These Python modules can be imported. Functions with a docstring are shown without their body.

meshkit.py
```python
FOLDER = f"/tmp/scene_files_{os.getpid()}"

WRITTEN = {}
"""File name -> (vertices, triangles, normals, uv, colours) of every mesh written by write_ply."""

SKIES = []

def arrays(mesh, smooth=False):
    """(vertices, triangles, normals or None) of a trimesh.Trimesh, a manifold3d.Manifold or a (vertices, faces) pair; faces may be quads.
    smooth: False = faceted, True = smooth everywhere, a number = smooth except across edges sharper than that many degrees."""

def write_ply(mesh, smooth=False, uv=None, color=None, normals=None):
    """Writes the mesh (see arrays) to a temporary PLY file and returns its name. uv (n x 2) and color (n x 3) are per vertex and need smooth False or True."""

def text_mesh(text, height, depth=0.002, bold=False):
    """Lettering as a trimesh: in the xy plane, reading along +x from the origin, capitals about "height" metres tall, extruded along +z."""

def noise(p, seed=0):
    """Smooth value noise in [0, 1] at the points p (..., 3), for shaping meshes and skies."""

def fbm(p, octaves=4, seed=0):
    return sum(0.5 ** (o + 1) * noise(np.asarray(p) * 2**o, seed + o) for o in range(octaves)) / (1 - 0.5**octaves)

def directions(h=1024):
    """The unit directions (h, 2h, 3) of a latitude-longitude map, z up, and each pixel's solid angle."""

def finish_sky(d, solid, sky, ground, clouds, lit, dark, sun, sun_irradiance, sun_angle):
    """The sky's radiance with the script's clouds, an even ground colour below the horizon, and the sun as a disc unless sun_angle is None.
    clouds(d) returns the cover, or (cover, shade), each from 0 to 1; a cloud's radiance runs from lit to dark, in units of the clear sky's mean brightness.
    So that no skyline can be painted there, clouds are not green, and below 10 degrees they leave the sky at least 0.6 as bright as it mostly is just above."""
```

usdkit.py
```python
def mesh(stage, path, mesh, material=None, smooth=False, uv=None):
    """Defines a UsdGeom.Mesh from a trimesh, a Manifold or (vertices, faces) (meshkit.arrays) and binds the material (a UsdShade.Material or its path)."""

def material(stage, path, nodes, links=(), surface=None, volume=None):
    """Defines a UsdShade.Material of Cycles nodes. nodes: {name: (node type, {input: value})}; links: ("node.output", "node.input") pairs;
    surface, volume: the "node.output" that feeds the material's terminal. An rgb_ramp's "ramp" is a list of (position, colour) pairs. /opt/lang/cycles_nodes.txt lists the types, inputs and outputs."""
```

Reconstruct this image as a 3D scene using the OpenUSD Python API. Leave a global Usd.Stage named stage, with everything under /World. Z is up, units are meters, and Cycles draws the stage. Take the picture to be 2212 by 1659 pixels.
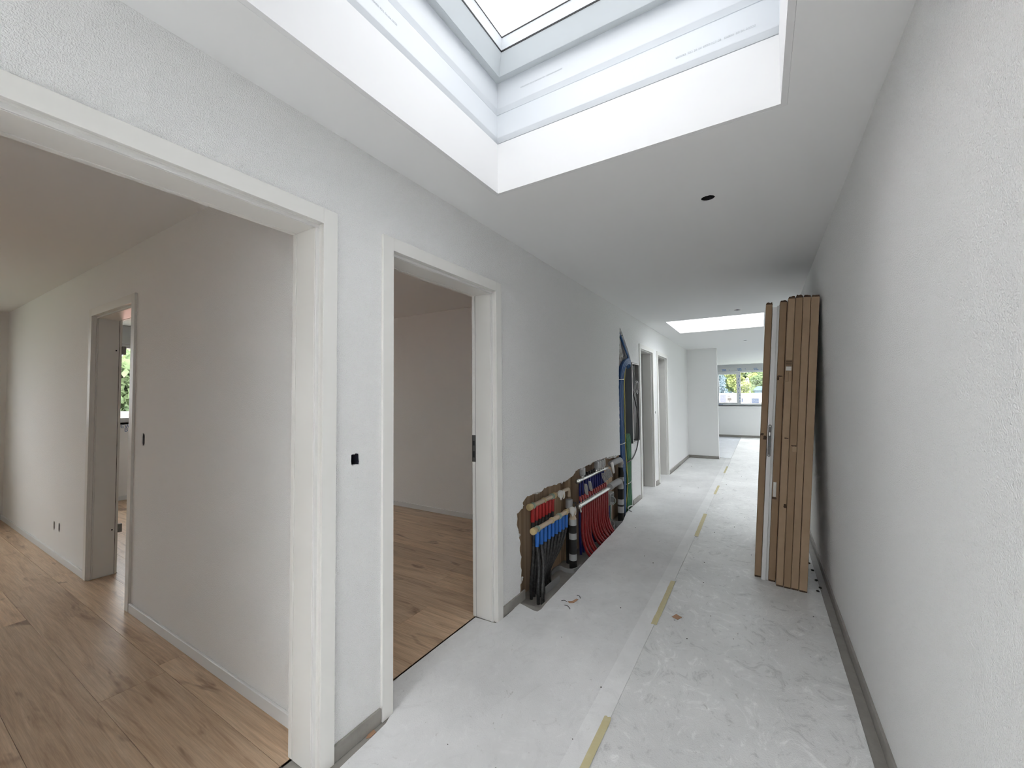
import math, random, re
import numpy as np, trimesh, usdkit, meshkit
from shapely.geometry import Polygon, box as sbox, LineString, Point
from shapely.ops import unary_union
from pxr import Usd, UsdGeom, UsdLux, Gf, UsdShade

random.seed(7); RNG = np.random.default_rng(7)
stage = Usd.Stage.CreateInMemory()
UsdGeom.SetStageUpAxis(stage, UsdGeom.Tokens.z); UsdGeom.SetStageMetersPerUnit(stage, 1.0)
UsdGeom.Xform.Define(stage, '/World')

# ---------------------------------------------------------------- camera, sky, exposure
EXPOSURE = 0.08
SKY_POWER = 14.0
YAW, PITCH, ROLL, EYE_H, FPX = -0.546413, 0.0332889, -0.00777675, 1.36, 882.8
fw = np.array([math.sin(YAW) * math.cos(PITCH), math.cos(YAW) * math.cos(PITCH), math.sin(PITCH)])
r0 = np.array([math.cos(YAW), -math.sin(YAW), 0.0]); u0 = np.cross(r0, fw)
rt = math.cos(ROLL) * r0 + math.sin(ROLL) * u0; up = -math.sin(ROLL) * r0 + math.cos(ROLL) * u0
cam = UsdGeom.Camera.Define(stage, '/World/camera')
cam.CreateHorizontalApertureAttr(36.0); cam.CreateFocalLengthAttr(36.0 * FPX / 2212.0)
cam.CreateClippingRangeAttr((0.02, 1000.0)); cam.CreateExposureAttr(EXPOSURE)
cam.AddTransformOp().Set(Gf.Matrix4d(*rt, 0, *up, 0, *(-fw), 0, 0, 0, EYE_H, 1))
dome = UsdLux.DomeLight.Define(stage, '/World/sky')
# overcast sky: three times as bright overhead as at the horizon, with faint cloud mottling; dull ground below
sky_mat = usdkit.material(stage, '/World/Looks/overcast_sky', {'tc': ('texture_coordinate', {}), 's': ('separate_xyz', {}), 'n': ('noise_texture', dict(scale=3.0, detail=4)),
    'r': ('rgb_ramp', dict(ramp=[(0.0, (0.33, 0.337, 0.345)), (1.0, (0.985, 0.995, 1.01))])), 'c': ('rgb_ramp', dict(ramp=[(0.3, (0.93, 0.935, 0.94)), (0.7, (1.04, 1.035, 1.03))])),
    'm': ('mix_color', dict(blend_type='multiply', fac=1.0, use_clamp=False)), 'b': ('background_shader', dict(strength=SKY_POWER))},
    [('tc.generated', 's.vector'), ('tc.generated', 'n.vector'), ('s.z', 'r.fac'), ('n.fac', 'c.fac'), ('r.color', 'm.a'), ('c.color', 'm.b'), ('m.result', 'b.color')], surface='b.background')
UsdShade.MaterialBindingAPI.Apply(dome.GetPrim()).Bind(sky_mat)

# ---------------------------------------------------------------- materials
def mat(name, color, rough=0.6, metal=0.0, bump=None, spots=None, spec=0.5, extra=None):
    """bump: (scale, detail, strength, distance); spots: (scale, lo, hi, colour) mottling mixed over colour."""
    n = {'p': ('principled_bsdf', dict(base_color=color, roughness=rough, metallic=metal, specular_ior_level=spec, **(extra or {}))), 'g': ('geometry', {})}
    l = []
    if bump:
        n['bn'] = ('noise_texture', dict(scale=bump[0], detail=bump[1], roughness=0.6))
        n['b'] = ('bump', dict(strength=bump[2], distance=bump[3]))
        l += [('g.position', 'bn.vector'), ('bn.fac', 'b.height'), ('b.normal', 'p.normal')]
    if spots:
        n['sn'] = ('noise_texture', dict(scale=spots[0], detail=4, roughness=0.65))
        n['sr'] = ('rgb_ramp', dict(ramp=[(0.0, color), (spots[1], color), (spots[2], spots[3]), (1.0, spots[3])]))
        l += [('g.position', 'sn.vector'), ('sn.fac', 'sr.fac'), ('sr.color', 'p.base_color')]
    return usdkit.material(stage, '/World/Looks/' + name, n, l, surface='p.BSDF')

M = {}
M['plaster'] = mat('wall_plaster', (0.90, 0.90, 0.892), 0.92, bump=(230, 2.5, 1.0, 0.005), spec=0.25)
M['plaster_fine'] = mat('wall_plaster_fine', (0.90, 0.90, 0.892), 0.92, bump=(230, 2, 0.6, 0.003), spec=0.25)
M['ceiling'] = mat('ceiling_paint', (0.86, 0.86, 0.855), 0.95, bump=(220, 2, 0.12, 0.001), spec=0.2)
M['shaft'] = mat('shaft_paint', (0.82, 0.82, 0.82), 0.9, bump=(120, 2, 0.10, 0.001), spec=0.25)
M['lacquer'] = mat('door_frame_lacquer', (0.80, 0.79, 0.755), 0.38)
M['gasket'] = mat('gasket_rubber', (0.74, 0.73, 0.71), 0.6)
M['dark_gap'] = mat('dark_gap', (0.12, 0.115, 0.11), 0.8)
M['tile'] = mat('tile_taupe', (0.30, 0.285, 0.26), 0.45, spots=(14, 0.45, 0.7, (0.255, 0.24, 0.22)))
M['skirt_white'] = mat('skirting_white', (0.80, 0.81, 0.81), 0.45)
M['screed'] = mat('raw_screed', (0.36, 0.35, 0.32), 0.95, bump=(60, 4, 0.5, 0.004), spots=(9, 0.4, 0.75, (0.46, 0.45, 0.42)))
M['pvc'] = mat('pvc_white', (0.74, 0.77, 0.80), 0.35)
M['pvc_frame'] = mat('pvc_frame', (0.66, 0.70, 0.72), 0.4)
M['black_rubber'] = mat('black_rubber', (0.01, 0.01, 0.011), 0.5)
M['steel'] = mat('brushed_steel', (0.26, 0.26, 0.25), 0.5, metal=0.9)
M['lock_grey'] = mat('lock_grey', (0.10, 0.10, 0.098), 0.45, metal=0.4)
M['chrome'] = mat('nickel', (0.52, 0.52, 0.50), 0.3, metal=1.0)
M['cabinet'] = mat('cabinet_steel', (0.13, 0.145, 0.155), 0.5, metal=0.3)
M['cabinet_in'] = mat('cabinet_inside', (0.22, 0.22, 0.21), 0.6)
M['hole'] = mat('hole_black', (0.012, 0.012, 0.015), 0.8)
M['box_plastic'] = mat('box_plastic', (0.03, 0.03, 0.045), 0.5)
M['box_grey'] = mat('box_grey', (0.13, 0.13, 0.15), 0.6)
M['carton'] = [mat('carton_%d' % i, c, 0.88, bump=(30, 3, 0.15, 0.002), spots=(7, 0.4, 0.75, d)) for i, (c, d) in enumerate([
    ((0.38, 0.265, 0.165), (0.33, 0.225, 0.135)), ((0.35, 0.24, 0.148), (0.30, 0.20, 0.118)), ((0.42, 0.30, 0.195), (0.37, 0.26, 0.162))])]
M['carton_dark'] = mat('carton_fold', (0.07, 0.042, 0.025), 0.9)
M['leaf'] = mat('door_leaf_white', (0.80, 0.80, 0.79), 0.4)
M['brass'] = mat('manifold_composite', (0.55, 0.44, 0.31), 0.42, spots=(40, 0.45, 0.7, (0.50, 0.39, 0.27)))
M['cap'] = mat('cap_beige', (0.60, 0.47, 0.24), 0.45)
M['clip'] = mat('clip_green', (0.33, 0.42, 0.33), 0.5)
M['red_sleeve'] = mat('sleeve_red', (0.42, 0.018, 0.018), 0.4)
M['blue_sleeve'] = mat('sleeve_blue', (0.022, 0.15, 0.55), 0.4)
M['black_tube'] = mat('tube_black', (0.018, 0.018, 0.018), 0.45, spots=(45, 0.5, 0.75, (0.10, 0.10, 0.095)))
M['red_tube'] = mat('tube_red', (0.26, 0.012, 0.014), 0.35, spots=(30, 0.55, 0.8, (0.34, 0.06, 0.06)))
M['navy_tube'] = mat('tube_navy', (0.008, 0.014, 0.16), 0.4)
M['flow_meter'] = mat('flow_meter_red', (0.36, 0.05, 0.05), 0.35)
M['white_plastic'] = mat('white_plastic', (0.72, 0.70, 0.66), 0.4)
M['grey_plastic'] = mat('grey_plastic', (0.42, 0.425, 0.42), 0.5)
M['grey_foam'] = mat('grey_foam', (0.36, 0.36, 0.355), 0.85, bump=(90, 3, 0.3, 0.002))
M['black_foam'] = mat('black_foam', (0.011, 0.011, 0.011), 0.75)
M['band'] = mat('grey_tape', (0.44, 0.445, 0.45), 0.4)
M['cable_grey'] = mat('cable_grey', (0.46, 0.46, 0.455), 0.5)
M['cable_black'] = mat('cable_black', (0.045, 0.042, 0.045), 0.45)
M['blue_conduit'] = mat('conduit_blue', (0.025, 0.09, 0.24), 0.42, spots=(16, 0.58, 0.66, (0.05, 0.14, 0.30)))
M['green_conduit'] = mat('conduit_green', (0.035, 0.17, 0.075), 0.45, spots=(18, 0.45, 0.7, (0.06, 0.23, 0.12)))
M['yellow_conduit'] = mat('conduit_yellow', (0.50, 0.44, 0.10), 0.45)
M['zip'] = mat('zip_tie', (0.62, 0.68, 0.64), 0.45)
M['masking'] = mat('masking_tape', (0.62, 0.55, 0.32), 0.7, spots=(25, 0.45, 0.8, (0.66, 0.60, 0.40)))
M['scrap'] = mat('cardboard_scrap', (0.44, 0.26, 0.16), 0.9)
M['debris'] = mat('debris', (0.05, 0.045, 0.04), 0.9)
M['raw_edge'] = mat('raw_plaster', (0.70, 0.69, 0.67), 0.95, bump=(60, 4, 0.8, 0.01), spots=(25, 0.45, 0.7, (0.50, 0.46, 0.41)))
M['film_print'] = mat('film_print_blue', (0.10, 0.20, 0.42), 0.5)
M['film'] = mat('protective_film', (0.68, 0.70, 0.72), 0.3)
M['shutter_box'] = mat('shutter_box', (0.52, 0.535, 0.54), 0.5)
M['ink'] = mat('printed_ink', (0.52, 0.55, 0.57), 0.6)
M['facade'] = mat('render_white', (0.86, 0.86, 0.86), 0.9)
M['far_window'] = mat('far_window', (0.06, 0.07, 0.10), 0.8, spec=0.0)
M['lilac'] = mat('far_shutter', (0.12, 0.12, 0.15), 0.8, spec=0.0)
M['sign_brown'] = mat('far_sign', (0.08, 0.07, 0.065), 0.9, spec=0.0)
M['shed'] = mat('shed_blue', (0.08, 0.11, 0.13), 0.9, spec=0.0)
M['mast'] = mat('mast_metal', (0.22, 0.25, 0.25), 0.5)
M['roof_tile'] = [mat('roof_tile_%d' % i, c, 0.85) for i, c in enumerate([(0.50, 0.27, 0.23), (0.46, 0.24, 0.20)])]
M['bark'] = mat('bark', (0.10, 0.08, 0.06), 0.9)
M['ground'] = mat('ground_grass', (0.13, 0.145, 0.10), 0.95)

def leafy(name, a, b):
    return usdkit.material(stage, '/World/Looks/' + name, {'g': ('geometry', {}), 'n': ('noise_texture', dict(scale=0.9, detail=4)),
        'r': ('rgb_ramp', dict(ramp=[(0.3, a), (0.7, b)])), 'd': ('diffuse_bsdf', {}), 't': ('translucent_bsdf', {}), 'm': ('mix_closure', dict(fac=0.35))},
        [('g.position', 'n.vector'), ('n.fac', 'r.fac'), ('r.color', 'd.color'), ('r.color', 't.color'), ('d.BSDF', 'm.closure1'), ('t.BSDF', 'm.closure2')], surface='m.closure')
M['leaf_yellow'] = leafy('foliage_yellow', (0.13, 0.16, 0.06), (0.26, 0.28, 0.12))
M['leaf_green'] = leafy('foliage_green', (0.07, 0.10, 0.055), (0.155, 0.20, 0.10))
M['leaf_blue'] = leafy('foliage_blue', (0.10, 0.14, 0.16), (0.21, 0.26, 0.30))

def glazing(name, tint):
    return usdkit.material(stage, '/World/Looks/' + name, {'t': ('transparent_bsdf', dict(color=tint)), 'g': ('glossy_bsdf', dict(roughness=0.02, color=(1, 1, 1))),
        'f': ('layer_weight', dict(blend=0.5)), 'e': ('math', dict(math_type='power', value2=5.0)), 'k': ('math', dict(math_type='multiply_add', value2=0.7, value3=0.035)), 'm': ('mix_closure', {})},
        [('f.facing', 'e.value1'), ('e.value', 'k.value1'), ('k.value', 'm.fac'), ('t.BSDF', 'm.closure1'), ('g.BSDF', 'm.closure2')], surface='m.closure')
M['glass'] = glazing('window_glass', (0.91, 0.92, 0.92))
M['roof_glass'] = glazing('roof_glass', (0.425, 0.425, 0.427))
M['far_glass'] = glazing('far_glass', (0.72, 0.725, 0.725))
M['back_glass'] = glazing('back_glass', (0.92, 0.92, 0.92))

def oak(name, dark, mid, light, rough=0.42):
    n = {'g': ('geometry', {}), 'o': ('object_info', {}), 'k': ('math', dict(math_type='multiply', value2=37.0)), 'c': ('combine_xyz', {}),
         'add': ('mix_vector', dict(fac=0.0)), 'sx': ('separate_xyz', {}), 'ox': ('math', dict(math_type='add')), 'oz': ('math', dict(math_type='add')), 'v': ('combine_xyz', {}),
         'mp': ('mapping', dict(scale=(0.9, 9.0, 1.0))), 'mf': ('mapping', dict(scale=(2.2, 70.0, 1.0))), 'mk': ('mapping', dict(scale=(2.0, 7.0, 1.0))),
         'n1': ('noise_texture', dict(scale=1.6, detail=5, roughness=0.6, distortion=1.4)), 'n2': ('noise_texture', dict(scale=2.0, detail=3, roughness=0.7)),
         'n3': ('noise_texture', dict(scale=1.25, detail=3, roughness=0.55, distortion=0.6)),
         'r': ('rgb_ramp', dict(ramp=[(0.25, dark), (0.48, mid), (0.75, light)])), 'r2': ('rgb_ramp', dict(ramp=[(0.35, (0.80, 0.78, 0.76)), (0.65, (1.06, 1.05, 1.04))])),
         'r3': ('rgb_ramp', dict(ramp=[(0.30, (0.50, 0.45, 0.43)), (0.40, (1, 1, 1))])),
         'm1': ('mix_color', dict(blend_type='multiply', fac=1.0)), 'm2': ('mix_color', dict(blend_type='multiply', fac=1.0)),
         'tone': ('rgb_ramp', dict(ramp=[(0.0, (0.86, 0.85, 0.84)), (1.0, (1.10, 1.08, 1.05))])), 'm3': ('mix_color', dict(blend_type='multiply', fac=1.0)),
         'b': ('bump', dict(strength=0.12, distance=0.002)), 'p': ('principled_bsdf', dict(roughness=rough, specular_ior_level=0.5))}
    l = [('g.position', 'sx.vector'), ('o.random', 'k.value1'), ('sx.x', 'ox.value1'), ('k.value', 'ox.value2'), ('ox.value', 'v.x'), ('sx.y', 'v.y'), ('k.value', 'v.z'),
         ('v.vector', 'mp.vector'), ('v.vector', 'mf.vector'), ('v.vector', 'mk.vector'), ('mp.vector', 'n1.vector'), ('mf.vector', 'n2.vector'), ('mk.vector', 'n3.vector'),
         ('n1.fac', 'r.fac'), ('n2.fac', 'r2.fac'), ('n3.fac', 'r3.fac'), ('r.color', 'm1.a'), ('r2.color', 'm1.b'), ('m1.result', 'm2.a'), ('r3.color', 'm2.b'),
         ('o.random', 'tone.fac'), ('m2.result', 'm3.a'), ('tone.color', 'm3.b'), ('m3.result', 'p.base_color'), ('n2.fac', 'b.height'), ('b.normal', 'p.normal')]
    for k in ('c', 'add', 'oz'): n.pop(k)
    return usdkit.material(stage, '/World/Looks/' + name, n, l, surface='p.BSDF')
M['oak'] = oak('oak_planks', (0.42, 0.28, 0.18), (0.63, 0.46, 0.315), (0.74, 0.575, 0.42), 0.36)
M['backing'] = oak('backing_wood', (0.30, 0.21, 0.135), (0.48, 0.36, 0.24), (0.60, 0.46, 0.33), 0.8)

def fleece(name, base, rough, scuff, bump_strength):
    n = {'g': ('geometry', {}), 'mp': ('mapping', dict(scale=(1.0, 0.8, 1.0))),
         'n1': ('noise_texture', dict(scale=1.6, detail=6, roughness=0.62)), 'n2': ('noise_texture', dict(scale=26, detail=5, roughness=0.75, distortion=0.8)), 'n3': ('noise_texture', dict(scale=7.5, detail=7, roughness=0.72, distortion=2.2)),
         'n4': ('noise_texture', dict(scale=170, detail=2)),
         'r1': ('rgb_ramp', dict(ramp=[(0.35, tuple(0.88 * c for c in base)), (0.65, tuple(min(1, 1.06 * c) for c in base))])),
         'r2': ('rgb_ramp', dict(ramp=[(0.26, (0.66, 0.65, 0.63)), (0.37, (1, 1, 1)), (1.0, (1, 1, 1))])),
         'r3': ('rgb_ramp', dict(ramp=[(0.33, (1 - 1.4 * scuff,) * 3), (0.45, (1, 1, 1)), (0.55, (1, 1, 1)), (0.66, (1 + scuff,) * 3)])),
         'm1': ('mix_color', dict(blend_type='multiply', fac=1.0)), 'm2': ('mix_color', dict(blend_type='multiply', fac=1.0)),
         'add': ('math', dict(math_type='multiply_add', value2=0.55)),
         'b': ('bump', dict(strength=bump_strength, distance=0.004)), 'p': ('principled_bsdf', dict(roughness=rough, specular_ior_level=0.5))}
    l = [('g.position', 'mp.vector'), ('mp.vector', 'n1.vector'), ('mp.vector', 'n2.vector'), ('mp.vector', 'n3.vector'), ('g.position', 'n4.vector'),
         ('n1.fac', 'r1.fac'), ('n2.fac', 'r2.fac'), ('n3.fac', 'r3.fac'), ('r1.color', 'm1.a'), ('r2.color', 'm1.b'), ('m1.result', 'm2.a'), ('r3.color', 'm2.b'), ('m2.result', 'p.base_color'),
         ('n3.fac', 'add.value1'), ('n4.fac', 'add.value3'), ('add.value', 'b.height'), ('b.normal', 'p.normal')]
    return usdkit.material(stage, '/World/Looks/' + name, n, l, surface='p.BSDF')
M['fleece'] = fleece('fleece_left', (0.80, 0.80, 0.80), 0.8, 0.05, 0.25)
M['fleece_scuffed'] = fleece('fleece_scuffed', (0.80, 0.80, 0.795), 0.36, 0.18, 0.55)
M['fleece_strip'] = fleece('fleece_strip', (0.86, 0.86, 0.86), 0.7, 0.04, 0.20)
M['fleece_film'] = fleece('fleece_film', (0.56, 0.59, 0.64), 0.26, 0.16, 0.45)

# ---------------------------------------------------------------- naming, prims
USED = {}
def path_for(parent, name):
    base = str(parent.GetPath()) if parent else '/World'
    k = USED.setdefault(base, {}); n = k.get(name, 0); k[name] = n + 1
    return f'{base}/{name}' if n == 0 else f'{base}/{name}_{n:03d}'
def tag(prim, label=None, cat=None, group=None, kind=None):
    for k, v in (('label', label), ('category', cat), ('group', group), ('kind', kind)):
        if v: prim.SetCustomDataByKey(k, v)
    return prim
def obj(name, m, material, parent=None, smooth=False, **kw):
    if kw.get('label') and len(kw['label'].split()) > 16: print('LONG', kw['label'])
    if isinstance(m, (list, tuple)) and not isinstance(m[0], np.ndarray): m = trimesh.util.concatenate(list(m))
    p = usdkit.mesh(stage, path_for(parent, name), m, M[material] if isinstance(material, str) else material, smooth).GetPrim()
    return tag(p, **kw) if kw else p
def thing(name, label, cat, loc=(0, 0, 0), group=None, kind=None, rot=None):
    x = UsdGeom.Xform.Define(stage, path_for(None, name)); x.AddTranslateOp().Set(Gf.Vec3d(*map(float, loc)))
    if rot: x.AddRotateXYZOp().Set(Gf.Vec3f(*map(float, rot)))
    return tag(x.GetPrim(), label, cat, group, kind)

# ---------------------------------------------------------------- shapes
def box(x0, x1, y0, y1, z0, z1):
    m = trimesh.creation.box([abs(x1 - x0), abs(y1 - y0), abs(z1 - z0)]); m.apply_translation([(x0 + x1) / 2, (y0 + y1) / 2, (z0 + z1) / 2]); return m
def cbox(x0, x1, y0, y1, z0, z1, c=0.002):
    lo, hi = np.array([x0, y0, z0]), np.array([x1, y1, z1]); pts = []
    for s in np.ndindex(2, 2, 2):
        for k in range(3):
            p = [hi[i] if s[i] else lo[i] for i in range(3)]
            for i in range(3):
                if i != k: p[i] += -c if s[i] else c
            pts.append(p)
    return trimesh.convex.convex_hull(np.array(pts))
def prism_z(poly, z0, z1):
    ps = getattr(poly, 'geoms', [poly]); out = []
    for g in ps:
        m = trimesh.creation.extrude_polygon(g, z1 - z0, engine='earcut'); m.apply_translation([0, 0, z0]); out.append(m)
    return trimesh.util.concatenate(out)
def prism_x(poly, x0, x1):          # polygon in (y, z)
    m = prism_z(poly, x0, x1); v = m.vertices; m.vertices = np.c_[v[:, 2], v[:, 0], v[:, 1]]; return m
def prism_y(poly, y0, y1):          # polygon in (x, z)
    m = prism_z(poly, -y1, -y0); v = m.vertices; m.vertices = np.c_[v[:, 0], -v[:, 2], v[:, 1]]; return m
def catmull(pts, k=6):
    p = np.array(pts, float); p = np.vstack([2 * p[0] - p[1], p, 2 * p[-1] - p[-2]]); out = []
    for i in range(1, len(p) - 2):
        for t in np.linspace(0, 1, k, endpoint=False):
            a, b, c, d = p[i - 1:i + 3]
            out.append(0.5 * (2 * b + (c - a) * t + (2 * a - 5 * b + 4 * c - d) * t * t + (3 * b - a - 3 * c + d) * t ** 3))
    return np.array(out + [p[-2]])
def tube(path, r, n=10, ripple=0.0):
    p = np.array(path, float); t = np.gradient(p, axis=0); t /= np.linalg.norm(t, axis=1)[:, None]
    a = np.array([1.0, 0, 0]) if abs(t[0][0]) < 0.8 else np.array([0, 1.0, 0]); u = np.cross(t[0], a); u /= np.linalg.norm(u)
    rr = np.broadcast_to(np.asarray(r, float), (len(p),)); vs = []
    for i in range(len(p)):
        u = u - t[i] * (u @ t[i]); u /= np.linalg.norm(u); w = np.cross(t[i], u); a = np.arange(n) * 2 * np.pi / n
        vs.append(p[i] + rr[i] * (np.cos(a)[:, None] * u + np.sin(a)[:, None] * w))
    v = np.vstack(vs + [p[:1], p[-1:]]); f = []
    for i in range(len(p) - 1):
        for j in range(n):
            a0, a1, b0, b1 = i * n + j, i * n + (j + 1) % n, (i + 1) * n + j, (i + 1) * n + (j + 1) % n
            f += [[a0, a1, b1], [a0, b1, b0]]
    e0, e1 = len(v) - 2, len(v) - 1; q = (len(p) - 1) * n
    for j in range(n): f += [[e0, (j + 1) % n, j], [e1, q + j, q + (j + 1) % n]]
    return trimesh.Trimesh(v, f, process=False)
def rod(a, b, r, n=12): return tube([a, b], r, n)
def lathe(profile, origin, axis, n=20):     # profile: (radius, along)
    a = np.array(axis, float); a /= np.linalg.norm(a)
    return tube([np.array(origin) + a * h for _, h in profile], [max(r, 1e-4) for r, _ in profile], n) if len(set(h for _, h in profile)) == len(profile) else None
def lumpy(center, size, seed=0, amp=0.15, sub=3, freq=2.0):
    m = trimesh.creation.icosphere(sub); d = 1 + amp * (meshkit.fbm(m.vertices * freq + 11.3 * seed + 50, 3, seed) * 2 - 1)
    m.vertices = m.vertices * d[:, None] * (np.array(size) / 2) + np.array(center); return m
def ragged(pts, amp, step, seed, closed=True):
    rng = np.random.default_rng(seed); ring = LineString(list(pts) + ([pts[0]] if closed else [])); out = []
    for s in np.arange(0, ring.length, step):
        q = ring.interpolate(s); out.append((q.x + rng.normal(0, amp), q.y + rng.normal(0, amp)))
    return out
def text(s, height, depth=0.0006):
    return meshkit.text_mesh(s, height, depth)
def place(m, origin, ex, ey):
    ex, ey = np.array(ex, float), np.array(ey, float); ez = np.cross(ex, ey); T = np.eye(4); T[:3, 0], T[:3, 1], T[:3, 2], T[:3, 3] = ex, ey, ez, origin
    m.apply_transform(T); return m

# ---------------------------------------------------------------- room sizes
XL, XR, ZC, WT = -1.40, 0.375, 2.40, 0.155        # corridor walls, ceiling, thickness of the left wall
XB = XL - WT                                       # back of the left wall
YB, YE = -3.4, 9.85                                # behind the camera, end wall
XW = -7.5                                          # inside of the outer wall of the two left rooms
YP0, YP1, YQ = 1.005, 1.175, 3.72                  # partition between the two rooms, back wall of the second
DOORS = [(0.03, 0.930), (1.273, 2.100), (5.675, 6.400), (6.785, 7.490)]   # clear widths along the left wall
ZD = 2.021
# niche outline in the left wall (y, z)
NICHE = [(2.393, -0.12), (2.391, 0.083), (2.399, 0.153), (2.408, 0.203), (2.394, 0.254), (2.408, 0.289), (2.384, 0.337), (2.396, 0.379), (2.377, 0.425), (2.371, 0.473), (2.348, 0.519), (2.359, 0.555),
         (2.350, 0.591), (2.432, 0.606), (2.430, 0.646), (2.477, 0.669), (2.579, 0.676), (2.688, 0.669), (2.804, 0.682), (2.927, 0.676), (3.039, 0.667), (3.201, 0.672), (3.309, 0.683), (3.366, 0.717),
         (3.55, 0.720), (3.71, 0.722), (3.85, 0.732), (4.15, 0.728), (4.42, 0.712), (4.690, 0.690), (4.682, 0.90), (4.684, 1.131), (4.680, 1.40), (4.690, 1.667), (4.720, 1.885), (4.732, 2.05), (4.756, 2.175),
         (4.80, 2.16), (4.875, 2.11), (4.98, 2.03), (5.085, 1.950), (5.222, 1.80), (5.575, 1.80), (5.575, 0.765), (5.175, 0.765), (5.168, 0.40), (5.172, -0.12)]
niche_poly = Polygon(NICHE).buffer(0)
nr = []
for (a, b) in zip(NICHE, NICHE[1:]):
    L = math.dist(a, b); k = max(1, int(L / 0.02))
    fixed = a[0] > 5.2 or b[0] > 5.2 or (a[1] < 0.78 and a[0] > 5.1)
    for i in range(k):
        t = i / k; q = (a[0] + (b[0] - a[0]) * t, a[1] + (b[1] - a[1]) * t)
        j = 0.0 if fixed or i == 0 else 0.004
        nr.append((q[0] + RNG.normal(0, j), q[1] + RNG.normal(0, j)))
niche_ragged = Polygon(nr + [NICHE[-1]]).buffer(0)
if niche_ragged.geom_type != 'Polygon': niche_ragged = max(niche_ragged.geoms, key=lambda g: g.area)
switch_hole = Polygon([(1.0655, 1.137), (1.0745, 1.139), (1.080, 1.1365), (1.086, 1.141), (1.094, 1.139), (1.102, 1.137), (1.1035, 1.12), (1.1055, 1.105), (1.1035, 1.090), (1.083, 1.087), (1.068, 1.089), (1.064, 1.11)])
switch_hole2 = Point(6.56, 1.113).buffer(0.022)

# ---------------------------------------------------------------- structure: floor, ceiling, walls
ST = dict(kind='structure')
pit = Polygon([(-1.60, 2.385), (-1.262, 2.385), (-1.262, 4.30), (-1.30, 4.60), (-1.385, 4.80), (-1.395, 5.16), (-1.60, 5.16)])
slab = unary_union([sbox(XB, YB, XR + 0.2, 10.0), sbox(-5.2, 9.84, 4.2, 15.4), sbox(XR, 5.0, 4.2, 10.0)]).difference(pit)
obj('floor', [prism_z(slab, -0.16, 0.0), prism_z(pit.intersection(sbox(-1.555, 1, 0, 6)).buffer(0.01), -0.16, -0.07)], 'tile', label='taupe tiled corridor floor left bare along the walls and door sills', cat='floor', **ST)

def plank_floor(label, x0, x1, y0, y1, seed, extra=()):
    fl = thing('floor', label, 'floor', kind='structure'); rng = np.random.default_rng(seed); W, G = 0.244, 0.0005
    obj('underlay', [box(x0, x1, y0, y1, -0.16, -0.0125)] + [box(*e, -0.16, -0.0125) for e in extra], 'dark_gap', fl)
    area = unary_union([sbox(x0, y0, x1, y1)] + [sbox(e[0], e[2], e[1], e[3]) for e in extra]); y = y0 - 0.11; xmax = max([x1] + [e[1] for e in extra]); ymax = max([y1] + [e[3] for e in extra])
    while y < ymax:
        x = x0 - rng.uniform(0, 1.9)
        while x < xmax:
            L = 2.05; g = sbox(x + G, y + G, x + L - G, y + W - G).intersection(area)
            if not g.is_empty and g.area > 0.002:
                for q in getattr(g, 'geoms', [g]):
                    if q.geom_type == 'Polygon' and len(q.exterior.coords) == 5:
                        a, b, c, d = q.bounds; obj('plank', cbox(a, c, b, d, -0.012, 0.0, 0.0006), 'oak', fl)
                    elif q.geom_type == 'Polygon': obj('plank', prism_z(q, -0.012, 0.0), 'oak', fl)
            x += L
        y += W
    return fl
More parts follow.
